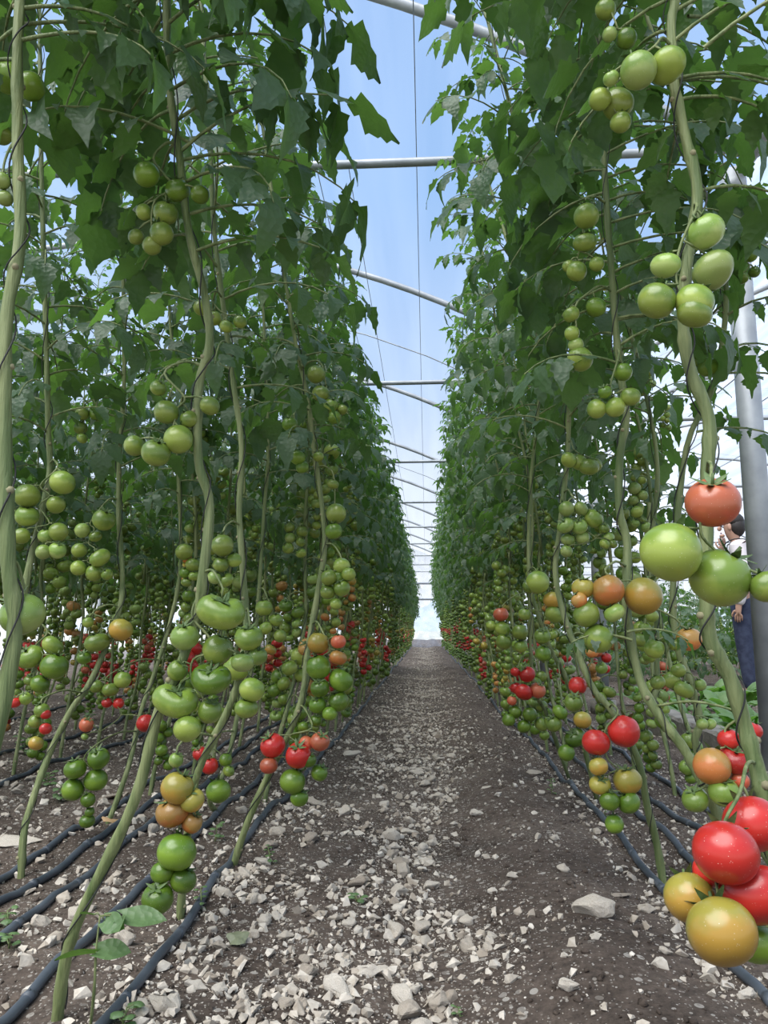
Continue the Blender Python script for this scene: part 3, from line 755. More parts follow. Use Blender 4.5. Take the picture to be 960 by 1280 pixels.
# ------------------------------------------------------------------ hero plants read off the photograph, each at its own depth
#HEROES#
def hero(stem, rad, base, fol, trusses, label, group='foreground tomato plants', turns=9):
    """stem: (px, py, depth) top to bottom; base: world (x, y) where it enters the soil; trusses: (depth, [(px, py, diameter px, colour)])"""
    global nplants; nplants += 1
    W = [at(*p) for p in stem]
    bx, by = base; W.append(np.array([bx, by, float(gz(bx, by))-.03]))
    root = tag(obj('tomato_plant', None, None, (bx, by, float(gz(bx, by)))), label, 'plant', group)
    O = np.array(root.location)
    W = [w-O for w in W][::-1]
    rt_ = bool(fol and fol[0] == 'right'); h0 = W[-1][2]
    for f_ in (.34, .67, 1.0):
        if fol and h0 < 2.5: W.append(W[0]*0+[W[-1][0]+(-.075 if rt_ else -.03), W[-1][1]+.02, h0+(2.64-h0)*f_])
    pts = spline(W, 5)
    if fol: rad1 = rad*.8
    sm_ = stem_mesh(pts, rad, rad*.55, len(pts)); obj('main_stem', sm_, root)
    obj('twine', twine_mesh([p+np.array([0, 0, 0]) for p in pts[2::2]], rad*.95, turns), root)
    if fol:
        zz = np.array([p_[2] for p_ in pts]); PP = np.array(pts); PP = PP[np.argsort(zz)]; zz = np.sort(zz)
        axis = lambda z: np.array([np.interp(z, zz, PP[:, 0]), np.interp(z, zz, PP[:, 1]), z])
        z0 = 1.12+fol[3]; near = by < 1.6
        ok = (lambda a_, z: not (3.5 < a_ < 5.9) or z > 1.9) if near else None
        if rt_ and near: ok = lambda a_, z: not (2.6 < a_ < 5.7) or z > 1.9
        obj('foliage', foliage_mb(900+nplants, z0, 2.6, 0, step=.040 if not near else .024, lmax=.31 if not near else .33, axis=axis, azok=ok).mesh('foliage', FM, True, True), root)
    k = 0
    for Z_, T in trusses:
        P = []
        for tt in T:
            px, py, d, c = tt[:4]; zz = Z_+((k*37) % 7-3)*.004+(tt[4] if len(tt) > 4 else 0); dd = d/F*zz; P.append((at(px, py, zz)-O, dd, c)); k += 1
        tops = [p+np.array([0, 0, .30*d]) for p, d, c in P]
        hi = max(tops, key=lambda q_: q_[2])
        cand = [q_ for q_ in pts if q_[2] > hi[2]+.012]
        att = min(cand or pts, key=lambda q_: np.linalg.norm(q_-hi-np.array([0, 0, .05])))
        tr = obj('fruit_truss', rachis_mb(att, tops).mesh('stalk', [M['stem']]), root)
        for i, (p, d, c) in enumerate(P): put_tomato(tr, p, d, 't'+c[0], int(1000*abs(p[0]))+i*7+k, (3,) if 'k' in c else (0, 2, 4, 1, 0, 2), Z_ < .96)
    return root

H = []
# --- left of the path
H.append(hero([(27, -40, .98), (22, 60, .98), (22, 180, 1.0), (25, 300, 1.0), (8, 400, 1.0), (6, 560, 1.0), (10, 700, 1.0), (6, 870, 1.0)], .0108, (-.64, .93), ('left', 0, 1, .34),
     [(1.04, [(28, 768, 56, 'p')]), (1.0, [(2, 226, 24, 'p'), (6, 248, 22, 'p')]), (1.05, [(12, 98, 46, 'G'), (38, 108, 40, 'G'), (2, 168, 30, 'g')])],
     'tomato plant with a thick bare stem at the very left edge'))
H.append(hero([(208, -30, 1.15), (210, 90, 1.17), (225, 200, 1.2), (236, 290, 1.22), (256, 370, 1.25), (262, 430, 1.27), (249, 480, 1.28), (248, 575, 1.29), (262, 631, 1.3), (254, 715, 1.3), (246, 770, 1.31), (226, 830, 1.31), (198, 890, 1.31), (168, 1001, 1.32), (100, 1145, 1.34), (80, 1210, 1.35)], .0098, (-.624, 1.367), ('left', 0, 0, .17, (0, 2.2)),
     [(1.2, [(183, 218, 36, 'G'), (207, 266, 34, 'g'), (222, 238, 34, 'G'), (180, 265, 22, 'g'), (202, 292, 32, 'g'), (190, 307, 26, 'g'), (170, 296, 22, 'g'), (250, 243, 26, 'G')]),
      (1.27, [(198, 485, 22, 'g'), (208, 515, 33, 'g'), (168, 557, 28, 'g'), (195, 566, 38, 'g'), (223, 549, 38, 'g'), (236, 524, 24, 'g'), (262, 507, 26, 'g')]),
      (1.27, [(277, 764, 54, 'gk')]),
      (1.3, [(231, 796, 36, 'p'), (272, 812, 38, 'g'), (264, 848, 46, 'Gk'), (220, 875, 50, 'gk'), (262, 889, 30, 'g'), (234, 911, 34, 'g'), (303, 828, 28, 'p'), (222, 838, 26, 'g')])],
     'tomato plant rising from the bottom left corner past a big kidney-shaped green tomato'))
H.append(hero([(262, 170, 1.75), (268, 290, 1.76), (284, 420, 1.77), (292, 480, 1.77), (302, 560, 1.77), (299, 640, 1.77), (304, 720, 1.76), (308, 790, 1.75), (298, 850, 1.74), (282, 894, 1.74), (248, 964, 1.75), (236, 1030, 1.78), (228, 1110, 1.81)], .0092, (-.561, 1.825), ('left', 0, 2, .1),
     [(1.65, [(222, 985, 40, 'y'), (240, 1000, 30, 'y'), (215, 1015, 40, 'o'), (240, 1028, 26, 'o'), (221, 1065, 47, 'G'), (203, 1090, 28, 'G'), (229, 1100, 32, 'G'), (197, 1123, 38, 'G'), (220, 950, 18, 'p')]),
      (1.7, [(311, 797, 36, 'g'), (296, 835, 34, 'g'), (315, 862, 32, 'g'), (308, 885, 28, 'g'), (322, 820, 24, 'p')]),
      (1.7, [(278, 682, 29, 'g'), (276, 706, 20, 'g'), (282, 725, 19, 'g'), (292, 700, 20, 'g'), (268, 722, 18, 'p')]),
      (1.7, [(252, 385, 22, 'g'), (268, 398, 20, 'g'), (283, 408, 18, 'g'), (300, 402, 18, 'g')])],
     'left tomato plant whose lowest truss turns from orange to deep green above the hose'))
H.append(hero([(338, 230, 2.3), (355, 340, 2.3), (370, 430, 2.3), (385, 500, 2.3), (392, 560, 2.3), (401, 620, 2.3), (406, 680, 2.28), (398, 735, 2.27), (385, 810, 2.24), (378, 870, 2.2), (360, 920, 2.19), (330, 980, 2.18), (305, 1040, 2.19)], .0098, (-.543, 2.208), ('left', 0, 3, .1),
     [(2.2, [(395, 468, 24, 'g'), (401, 492, 23, 'g'), (413, 507, 21, 'g'), (428, 512, 14, 'g'), (418, 522, 18, 'G')]),
      (2.2, [(362, 530, 20, 'G'), (366, 552, 18, 'G'), (372, 572, 20, 'G'), (378, 584, 17, 'G'), (398, 571, 14, 'g')]),
      (2.25, [(420, 642, 26, 'g'), (417, 664, 22, 'G'), (416, 605, 14, 'g')]),
      (2.2, [(427, 708, 22, 'g'), (411, 722, 21, 'g'), (427, 735, 22, 'g'), (410, 740, 20, 'g'), (423, 722, 22, 'G'), (436, 718, 18, 'g'), (420, 755, 15, 'g')]),
      (2.15, [(398, 804, 28, 'y'), (423, 802, 19, 't'), (423, 822, 21, 'o'), (398, 834, 31, 'G'), (426, 850, 31, 'G'), (400, 860, 24, 'G'), (397, 881, 22, 'G'), (423, 877, 27, 'G'), (412, 892, 18, 'G'), (395, 901, 16, 'G'), (380, 909, 15, 'G')]),
      (2.12, [(341, 932, 31, 'r'), (373, 944, 32, 'r'), (336, 957, 22, 't'), (383, 929, 18, 't'), (400, 927, 24, 't'), (366, 977, 31, 'G'), (374, 997, 22, 'G'), (399, 966, 21, 'G'), (386, 950, 18, 'G')])],
     'tomato plant with a low cluster of red and green tomatoes beside the left hose'))
H.append(hero([(52, 225, 1.95), (58, 440, 1.95), (60, 530, 1.95), (62, 590, 1.95), (50, 650, 1.93), (34, 720, 1.9), (25, 790, 1.9), (5, 880, 1.9)], .0098, (-1.12, 1.8), ('left', 0, 4, .05),
     [(1.88, [(78, 603, 33, 'g'), (34, 620, 33, 'g'), (34, 645, 30, 'g'), (70, 631, 24, 'g'), (27, 670, 22, 'g'), (73, 665, 25, 'g'), (57, 670, 20, 'p'), (54, 690, 20, 'p'), (72, 688, 22, 'p')]),
      (1.9, [(38, 821, 31, 'g'), (66, 807, 26, 'g'), (68, 833, 34, 'G'), (50, 855, 24, 'G'), (38, 850, 15, 'g'), (18, 877, 17, 'r'), (32, 873, 16, 'g')])],
     'plant behind the leftmost stem with seven round green tomatoes at eye height'))
H.append(hero([(154, 340, 2.35), (155, 480, 2.35), (150, 560, 2.35), (148, 640, 2.35), (153, 720, 2.33), (147, 770, 2.3), (114, 850, 2.25), (91, 884, 2.22), (64, 937, 2.2), (37, 1011, 2.15), (29, 1050, 2.13)], .0098, (-1.091, 2.129), ('left', 0, 0, .05),
     [(2.3, [(130, 650, 29, 'g'), (103, 663, 20, 'p'), (119, 670, 17, 'g'), (99, 688, 20, 'g'), (125, 697, 25, 'g'), (98, 710, 20, 'g'), (118, 716, 22, 'g'), (134, 718, 15, 'g')]),
      (2.3, [(103, 517, 18, 'g'), (121, 518, 19, 'G'), (101, 535, 18, 'g'), (103, 548, 14, 'g')]),
      (2.25, [(121, 803, 28, 'g'), (151, 787, 30, 'y'), (110, 778, 14, 'g'), (105, 822, 18, 'G')]),
      (2.05, [(52, 888, 19, 'g'), (44, 902, 17, 'g'), (57, 911, 15, 'r'), (57, 893, 13, 'r'), (45, 929, 18, 'y')])],
     'tomato plant leaning right from the left edge, a yellowing tomato beside its stem'))
H.append(hero([(210, 330, 2.9), (214, 420, 2.9), (228, 480, 2.9), (222, 560, 2.9), (226, 700, 2.9), (212, 780, 2.88), (190, 850, 2.85), (176, 890, 2.8), (161, 957, 2.72)], .0088, (-1.083, 2.65), ('left', 0, 1, .05),
     [(2.4, [(94, 961, 28, 'G'), (123, 948, 27, 'G'), (91, 987, 28, 'G'), (120, 975, 28, 'G'), (110, 1000, 18, 'G'), (112, 1015, 12, 'G'), (109, 1026, 19, 'G')]),
      (2.6, [(182, 904, 23, 'r'), (108, 906, 18, 't'), (134, 878, 14, 'r'), (148, 879, 14, 'r'), (120, 858, 17, 'g'), (138, 862, 20, 'g'), (153, 850, 21, 'g'), (106, 921, 9, 'p')]),
      (2.8, [(230, 690, 22, 'g'), (241, 706, 19, 'g'), (232, 716, 16, 'G'), (243, 720, 14, 'g'), (233, 728, 13, 'g')])],
     'second-row plant on the left with one bright red tomato beside its leaning stem'))
H.append(hero([(335, 560, 2.75), (330, 640, 2.75), (325, 720, 2.74), (318, 800, 2.72), (300, 880, 2.7), (282, 960, 2.65), (262, 1000, 2.6)], .0085, (-.70, 2.72), ('left', 0, 4, .1),
     [(2.5, [(262, 957, 21, 'r'), (250, 942, 18, 'r'), (282, 950, 16, 'G'), (273, 989, 30, 'G'), (286, 964, 14, 'g')]),
      (2.6, [(330, 760, 22, 'g'), (345, 775, 18, 'g'), (332, 785, 17, 'g'), (350, 795, 16, 'g'), (338, 812, 14, 'y')])],
     'thin plant behind the first left stems, with a small red tomato over one round green'))
# --- right of the path
H.append(hero([(839, -40, 1.12), (839, 30, 1.12), (842, 100, 1.12), (856, 168, 1.12), (872, 242, 1.12), (860, 320, 1.12), (854, 400, 1.12), (862, 460, 1.12), (886, 524, 1.12), (884, 591, 1.12), (883, 665, 1.12), (883, 749, 1.12), (888, 800, 1.12), (912, 846, 1.12), (930, 905, 1.12), (947, 964, 1.11), (962, 1015, 1.1), (985, 1110, 1.1)], .0118, (.62, 1.1), ('right', 0, 0, .30, (2.6, .3)),
     [(1.08, [(798, 88, 49, 'p'), (834, 82, 47, 'g'), (764, 98, 22, 'p')]), (1.12, [(772, 130, 42, 'g'), (750, 124, 30, 'g'), (776, 153, 28, 'g')]), (1.14, [(757, 12, 29, 'g'), (762, 43, 20, 'p'), (783, 48, 28, 'G')]),
      (1.05, [(882, 290, 49, 'p'), (891, 338, 49, 'p'), (868, 378, 48, 'g'), (821, 376, 49, 'g'), (832, 332, 36, 'p'), (868, 392, 40, 'g')]),
      (.98, [(891, 628, 66, 't'), (839, 690, 74, 'g', -.02), (900, 722, 74, 'g'), (958, 733, 40, 'g')]),
      (.95, [(940, 1030, 66, 'r', .05), (907, 1066, 74, 'r', -.02), (888, 1088, 40, 'r', .05), (944, 1118, 72, 'r', .01), (862, 1122, 58, 'y', .03), (902, 1164, 78, 'y', -.04), (946, 1180, 46, 'G', .04)])],
     'thick-stemmed right tomato plant with big red and yellow tomatoes hanging at the bottom right'))
H.append(hero([(752, 60, 1.6), (754, 148, 1.6), (757, 235, 1.6), (764, 336, 1.6), (769, 403, 1.6), (776, 470, 1.6), (783, 520, 1.6), (775, 571, 1.6), (774, 638, 1.6), (784, 680, 1.6), (783, 760, 1.58), (800, 850, 1.55), (828, 900, 1.53), (855, 936, 1.52), (877, 977, 1.51), (894, 1011, 1.5)], .0098, (.66, 1.48), ('right', 0, 1, .1, (0, 2.8)),
     [(1.55, [(733, 270, 34, 'g'), (731, 303, 29, 'g'), (721, 339, 27, 'g'), (711, 333, 17, 'g'), (746, 330, 20, 'g')]),
      (1.55, [(714, 393, 22, 'g'), (745, 384, 26, 'G'), (715, 417, 20, 'g'), (720, 431, 20, 'p'), (725, 449, 34, 'g')]),
      (1.5, [(779, 465, 24, 'G'), (788, 496, 26, 'g'), (769, 509, 27, 'g'), (746, 511, 25, 'g'), (756, 490, 18, 'G')]),
      (1.5, [(760, 738, 40, 'o'), (729, 735, 28, 'y'), (804, 745, 46, 'y'), (724, 750, 20, 'o'), (733, 768, 33, 'g'), (748, 798, 36, 'g'), (768, 766, 24, 'p')]),
      (1.45, [(890, 958, 43, 'o'), (918, 950, 35, 'r'), (911, 924, 26, 'r'), (940, 913, 24, 'r'), (925, 976, 22, 't'), (869, 999, 31, 'g'), (905, 990, 36, 'g')]),
      (1.6, [(861, 799, 30, 'o'), (844, 806, 16, 'g'), (822, 853, 18, 'g'), (818, 811, 24, 'g')])],
     'second plant on the right with a pair of orange-yellow tomatoes beside its stem'))
H.append(hero([(712, 420, 2.15), (711, 500, 2.15), (710, 564, 2.15), (706, 605, 2.15), (699, 665, 2.14), (694, 715, 2.13), (704, 766, 2.12), (721, 813, 2.1), (741, 860, 2.08), (767, 892, 2.07), (797, 948, 2.07), (809, 1008, 2.08), (821, 1055, 2.09)], .0098, (.595, 2.093), ('right', 0, 2, .08),
     [(2.1, [(711, 575, 20, 'g'), (736, 583, 26, 'g'), (724, 578, 20, 'g'), (742, 582, 20, 'g')]),
      (2.05, [(708, 636, 20, 'p'), (726, 636, 18, 'p'), (742, 648, 25, 'g'), (707, 657, 20, 'p'), (724, 658, 21, 'p'), (710, 675, 18, 'p'), (728, 672, 18, 'p'), (708, 689, 15, 'p'), (755, 660, 14, 'g'), (761, 672, 14, 'p'), (756, 680, 13, 'g'), (766, 680, 12, 'g')]),
      (1.95, [(745, 928, 33, 'r'), (780, 914, 39, 'r'), (748, 958, 23, 'y'), (750, 981, 24, 'y'), (784, 976, 33, 'y'), (762, 1001, 23, 'G'), (786, 1003, 27, 'G'), (768, 1030, 22, 'G')]),
      (2.1, [(722, 857, 22, 'r'), (717, 878, 23, 'g'), (740, 815, 16, 'o'), (752, 835, 15, 'g')])],
     'right plant whose stem zigzags down to the hose behind two red tomatoes'))
H.append(hero([(674, 430, 2.9), (673, 510, 2.9), (664, 598, 2.9), (661, 715, 2.9), (673, 770, 2.9), (690, 815, 2.93), (708, 848, 2.96), (722, 900, 3.0)], .0092, (.64, 3.05), ('right', 0, 3, .08),
     [(2.8, [(672, 728, 29, 'g'), (662, 733, 18, 'g')]),
      (2.75, [(728, 900, 22, 'y'), (719, 922, 24, 'G'), (708, 941, 20, 'G'), (700, 890, 18, 'G'), (692, 905, 20, 'g')]),
      (2.8, [(690, 750, 22, 'y'), (692, 768, 22, 'g'), (678, 795, 20, 'g'), (679, 817, 19, 'G'), (656, 768, 16, 'g')])],
     'right plant with a lone round green tomato high on its forking stem'))
H.append(hero([(664, 620, 3.4), (662, 740, 3.4), (664, 830, 3.42), (672, 870, 3.45), (684, 895, 3.5)], .0088, (.635, 3.58), ('right', 0, 4, .1),
     [(3.3, [(659, 843, 20, 'r'), (655, 865, 22, 'r'), (672, 863, 20, 't'), (645, 860, 14, 'r'), (644, 840, 12, 'r'), (640, 876, 12, 't'), (644, 890, 16, 'G'), (662, 893, 18, 'G'), (636, 900, 16, 'G'), (655, 908, 17, 'G'), (677, 905, 18, 'g'), (688, 903, 16, 'g')]),
      (3.3, [(626, 768, 19, 't'), (628, 786, 20, 'g'), (650, 790, 20, 'g'), (630, 802, 20, 'g'), (651, 808, 17, 'g'), (614, 782, 13, 'g')])],
     'right plant carrying the bright red bunch about knee height beside the path'))
H.append(hero([(905, 330, 1.75), (895, 470, 1.75), (858, 560, 1.75), (842, 720, 1.75), (845, 800, 1.75), (862, 850, 1.75), (875, 900, 1.75), (882, 960, 1.75)], .0088, (.84, 1.75), ('right', 0, 5, .15, (1.2, 3.6)),
     [(1.7, [(932, 272, 22, 'G'), (946, 296, 21, 'G'), (920, 304, 20, 'G'), (938, 319, 19, 'G'), (917, 331, 20, 'G'), (928, 348, 15, 'G'), (943, 340, 15, 'G')]),
      (1.7, [(885, 459, 26, 'G'), (870, 450, 18, 'G'), (901, 470, 16, 'G')]),
      (1.7, [(840, 850, 22, 'g'), (855, 862, 22, 'g'), (848, 838, 18, 'g'), (875, 856, 15, 'p'), (878, 905, 14, 'p'), (888, 905, 14, 'p')])],
     'back-row right plant with loose small dark green tomatoes near the steel post'))
H.append(hero([(820, 560, 2.3), (815, 680, 2.3), (820, 760, 2.3), (822, 850, 2.3), (830, 900, 2.3)], .0085, (.98, 2.35), ('right', 0, 1, .1),
     [(2.25, [(812, 820, 17, 'g'), (800, 800, 18, 'g'), (815, 770, 16, 'g'), (806, 785, 15, 'g')])],
     'thin back-row plant on the right between the orange pair and the concrete kerb'))

# a few single leaves that hang clear of the foliage
def hanging_leaf(root, px, py, Y, az, ln, seed, elev=.1, drop=1.4, single=False):
    b = MB(); R_ = random.Random(seed); O = np.array(root.location)
    compound(b, at(px, py, Y)-O, az, ln, R_, .1, elev=elev, drop=drop)
    return obj('leaf', b.mesh('leaf', FM, True, True), root)
hanging_leaf(H[0], 150, -60, 1.0, -.5, .34, 1); hanging_leaf(H[0], 60, -40, .95, -1.2, .32, 2); hanging_leaf(H[0], 30, 30, 1.0, .3, .3, 3, .3)
hanging_leaf(H[0], 20, -60, .95, -.2, .36, 12, .2); hanging_leaf(H[1], 210, -20, 1.0, 2.6, .34, 13, .2, 1.7); hanging_leaf(H[1], 200, -30, 1.15, 3.0, .3, 14, .3, 1.4)
hanging_leaf(H[1], 270, -80, 1.2, -.1, .26, 4, .0, 1.5); hanging_leaf(H[1], 225, 200, 1.2, .2, .34, 5, .3); hanging_leaf(H[1], 240, 180, 1.2, 3.6, .3, 6, .3)
hanging_leaf(H[8], 848, 100, 1.14, .3, .34, 7, .3); hanging_leaf(H[8], 860, 20, 1.14, .6, .34, 8, .4); hanging_leaf(H[8], 870, 240, 1.12, .4, .28, 9, .4); hanging_leaf(H[8], 880, 60, 1.0, -.6, .3, 15, .4)
hanging_leaf(H[9], 775, 455, 1.55, 3.5, .24, 10, .2, 1.2); hanging_leaf(H[9], 770, 400, 1.6, .1, .3, 11, .2); hanging_leaf(H[13], 890, 470, 1.72, -.2, .26, 16, .1); hanging_leaf(H[13], 870, 540, 1.72, -.4, .24, 17, .1)
hanging_leaf(H[9], 783, 790, 1.5, .1, .12, 18, .2, 1.0); hanging_leaf(H[9], 790, 800, 1.5, 3.2, .12, 19, .3, 1.0)

# ------------------------------------------------------------------ the other plants
def depthword(y):
    k = max(0, int((y-3.1)//3)); j = 0
    return k
def row(x, y0, y1, step, side, kinds, rowname, group, neary, midy, seed, step_far=None):
    y = y0; i = 0; last = None; cnt = 0
    while y < y1:
        tier = 'near' if y < neary else 'mid' if y < midy else 'far'
        k = -1 if y < 3.1 else int((y-3.1)//3)
        cnt = cnt+1 if k == last else 0; last = k
        if y < 15.2:
            lab = ('tomato plant in the %s, %s past the %s tie bar' % (rowname, ordw(cnt), ORD[k])) if k >= 0 else ('tomato plant in the %s, %s before the nearest tie bar' % (rowname, ordw(cnt)))
            g = group
        else: lab = 'small far-off tomato plant deep in the %s' % rowname; g = group+', far end'
        plant(x+rng.uniform(-.03, .03), y, side, tier, lab, g, kinds, seed+i)
        st = step if y < 12 else (step_far or step); y += st*rng.uniform(.9, 1.1); i += 1
row(-.58, 3.05, 27, .42, -1, 'left', 'row left of the path', 'plants in the row left of the path', 6.0, 10, 1000, .5)
row(.63, 4.0, 27, .42, 1, 'right', 'row right of the path', 'plants in the row right of the path', 6.4, 10, 2000, .5)
row(-1.06, 3.1, 13, .46, -1, 'left', 'second row on the left', 'plants in the second row on the left', 4.2, 7, 3000)
row(.96, 2.9, 13, .46, 1, 'right', 'second row on the right', 'plants in the second row on the right', 4.2, 7, 4000)
row(-1.84, 2.2, 12, .46, 0, 'in', 'third row on the left', 'plants in the third row on the left', 2.0, 6.5, 5000)
row(-2.32, 2.6, 12, .46, 0, 'in', 'fourth row on the left', 'plants in the fourth row on the left', 2.0, 5, 6000)
row(-3.05, 3.4, 12, .55, 0, 'in', 'fifth row on the left', 'plants in the fifth row on the left', 2.0, 4, 7000)
row(-3.55, 4.0, 12, .6, 0, 'in', 'sixth row on the left', 'plants in the sixth row on the left', 2.0, 4, 8000)
row(-4.5, 5.5, 13, .7, 0, 'in', 'seventh row on the left', 'plants in the seventh row on the left', 2.0, 4, 9000)
k = 0
for x in (2.5, 3.3, 4.0, 4.8, 5.7):
    y = 8.6+.3*(x-2.5)
    while y < 15:
        plant(x+rng.uniform(-.06, .06), y, 0, 'mid', 'low bushy young tomato plant in the right tunnel, ' + ('beside or behind the person' if x < 3.6 else 'out past the person'), 'young plants of the right tunnel, ' + ('nearer rows' if x < 3.6 else 'farther rows'), 'bush', 9500+k); y += .62; k += 1

# ------------------------------------------------------------------ leafy greens beyond the kerb, seedlings, weeds
def broad_leaf(b, p0, az, ln, wd, R_, elev=.9, tint=.5):
    n = 6; V = []; p = np.array(p0, float); e = elev; Fc = []
    st = [p.copy()]
    for i in range(3):
        d = np.array([cos(az)*cos(e), sin(az)*cos(e), sin(e)]); p = p+d*ln*.12; st.append(p.copy())
    b.tube(st, ln*.02+.0006, 5, 1, cap=False)
    for i in range(n+1):
        t = i/n; w = wd*math.sin(pi*min(1, t*.92+.06))**.7*.5; d = np.array([cos(az)*cos(e), sin(az)*cos(e), sin(e)]); s_ = np.array([-sin(az), cos(az), 0]); u = np.cross(d, s_)
        V += [p-s_*w-u*w*.3+u*.1*w*sin(i*2.3), p-s_*w*.5-u*.02*w, p, p+s_*w*.5-u*.02*w, p+s_*w-u*w*.3-u*.1*w*sin(i*1.9)]
        p = p+d*ln*.7/n; e -= .16+.05*i
    for i in range(n):
        for k in range(4): a = i*5+k; Fc.append((a, a+1, a+6, a+5))
    b.add(V, Fc, 0, min(1, max(0, R_.gauss(tint, .2))))
k = 0
for (x, y) in [(1.72, 4.3), (1.78, 4.75), (1.70, 5.2), (2.05, 4.45), (2.1, 4.95), (2.0, 5.5), (2.4, 4.9), (2.45, 5.5), (2.35, 6.0), (1.75, 5.8), (2.75, 5.6), (2.7, 6.3), (1.7, 3.85), (2.05, 3.95), (2.4, 4.35), (3.0, 6.1), (3.1, 6.7), (2.1, 6.3), (1.8, 6.6), (2.45, 6.8)]:
    R_ = random.Random(k+60); b = MB()
    for j in range(11): broad_leaf(b, (0, 0, 0), j*2.4+R_.uniform(-.3, .3), R_.uniform(.22, .32), R_.uniform(.10, .14), R_, elev=R_.uniform(.7, 1.4))
    root = tag(obj('leafy_green', None, None, (x, y, float(gz(x, y))-.005)), ['bright leafy green plant growing just behind the concrete kerb', 'bright leafy green plant in the bed in front of the person'][x > 1.9], 'plant', ['greens right behind the kerb', 'greens in front of the person'][x > 1.9])
    obj('leaves', b.mesh('leaves', [M['lettuce'], M['stem']], True, True), root); k += 1
def sprout(px, py, leaves, h_, label, seed, m='weed', sz=.03):
    x, y = gpt(px, py); R_ = random.Random(seed); b = MB(); z0 = float(gz(x, y))
    top = np.array([R_.uniform(-.01, .01), R_.uniform(-.01, .01), h_])
    for j in range(leaves):
        t = (j+1)/leaves; broad_leaf(b, top*t*.95, j*2.6+R_.uniform(-.4, .4), sz*R_.uniform(.8, 1.3), sz*.8, R_, elev=R_.uniform(.1, .8))
    root = tag(obj('seedling', None, None, (x, y, z0-.003)), label, 'weed')
    obj('leaves', b.mesh('leaves', [M[m], M['stem']], True, True), root)
    b = MB(); b.tube([(0, 0, -.005), top*.5+[.002, 0, 0], top], [.0022, .0018, .0012], 6); obj('stalk', b.mesh('stalk', [M['stem']]), root)
# broad-leaved seedling at the bottom left
x, y = gpt(112, 1292); root = tag(obj('seedling', None, None, (x, y, float(gz(x, y)))), 'tall seedling with broad heart-shaped leaves at the bottom left beside the thick stem', 'weed')
O = np.array(root.location)
def heart(c, az, ln, wd, tilt, sd):
    b = MB(); V = []; Fc = []; n = 8; fr = rotm((tilt, 0, az))
    for i in range(n+1):
        t = i/n; w = wd*.5*(math.sin(pi*(t*.86+.14))**.75)*(1.0 if t < .5 else 1-.25*(t-.5)); xb = -.12*ln if i == 0 else 0
        z = -.12*ln*t*t
        V += [((t*ln)-(.16*ln if i == 0 else 0), -w, z+.15*w), (t*ln, -w*.5, z), (t*ln, 0, z-.03*ln), (t*ln, w*.5, z), ((t*ln)-(.16*ln if i == 0 else 0), w, z+.15*w)]
    for i in range(n):
        for k in range(4): a = i*5+k; Fc.append((a, a+1, a+6, a+5))
    b.add(np.array(V) @ fr.T + c, Fc, 0, .2); return b
YS = 1.30
tp = at(125, 1145, YS)-O; md = at(120, 1190, YS)-O
b = MB(); b.tube(spline([(0, 0, -.01), at(118, 1235, YS)-O, md, tp], 4), [.0026]*5+[.0022]*4+[.0016]*4, 8); obj('stalk', b.mesh('stalk', [M['stem']]), root)
for (px, py, az, ln, wd, ti) in [(120, 1190, 3.35, .062, .044, .5), (120, 1188, .15, .055, .042, .45), (152, 1146, .1, .072, .042, .5), (130, 1150, -.6, .05, .034, .9), (118, 1143, 2.7, .032, .02, .4), (150, 1150, -1.3, .04, .03, .8)]:
    c = at(px, py, YS)-O; hb = heart(c, az, ln, wd, ti, 1); hb.tube([md if py > 1170 else tp, (c+(md if py > 1170 else tp))/2+[0, 0, .004], c], .0011, 5, 1)
    obj('leaf', hb.mesh('leaf', [M['weed'], M['stem']], True, True), root)
for (px, py, n_, h_, lab, sz) in [
    (445, 1130, 5, .012, 'flat round-leaved weed on the path among the gravel', .026), (268, 1062, 6, .05, 'small weed growing between the two hoses on the left', .028),
    (338, 1082, 9, .05, 'feathery little weed beside the round whitish rock', .018), (690, 1000, 8, .06, 'narrow-leaved weed on the slope by the right hose', .018),
    (575, 1250, 5, .015, 'tiny weed in the gravel near the bottom centre', .014), (60, 985, 12, .05, 'low tuft of weeds under the left plants', .04),
    (75, 1002, 12, .06, 'second low tuft of weeds under the left plants, nearer', .035), (250, 1140, 8, .05, 'thin weed at the foot of a stem beside the left hose', .018),
    (150, 1290, 6, .03, 'weed leaves at the bottom edge against the left hose', .03), (110, 900, 12, .08, 'pale green weed clump behind the leaning left stem', .05),
    (30, 945, 12, .09, 'pale weed clump by the left edge under the red tomato', .05), (8, 1160, 6, .03, 'dull green weed between the left hoses at the edge', .03),
    (755, 1030, 7, .05, 'dry little weed beside the right hose under the tomatoes', .016), (10, 1190, 5, .03, 'low weed by the left edge beside the second hose', .03)]:
    sprout(px, py, n_, h_, lab, px, sz=sz)
x, y = gpt(297, 1178); b = MB(); R_ = random.Random(3)
V = [(0, 0, .012)]+[(.021*cos(a)*(1+.25*sin(5*a)), .021*sin(a)*(1+.2*cos(4*a)), .006+.006*sin(3*a)) for a in np.linspace(0, 2*pi, 22)[:-1]]
b.add(V, [(0, i+1, (i+1) % 21+1) for i in range(21)]); tag(obj('fallen_leaf', b.mesh('fallen_leaf', [M['dead']], True, True), None, (x, y, float(gz(x, y))+.008), (.4, 0, .3)), 'pale withered leaf lying on the soil right of the left hose', 'leaf')
x, y = gpt(137, 1037); b = MB()
b.add([(v[0]*1.3, v[1]*.8, v[2]) for v in V], [(0, i+1, (i+1) % 21+1) for i in range(21)]); tag(obj('fallen_leaf', b.mesh('fallen_leaf', [simple('tan_leaf', (.4, .25, .12), (.5, .33, .17))], True, True), None, (x, y, float(gz(x, y))+.01), (.2, .2, .1)), 'tan fallen leaf by the hose at the foot of a leaning left stem', 'leaf')

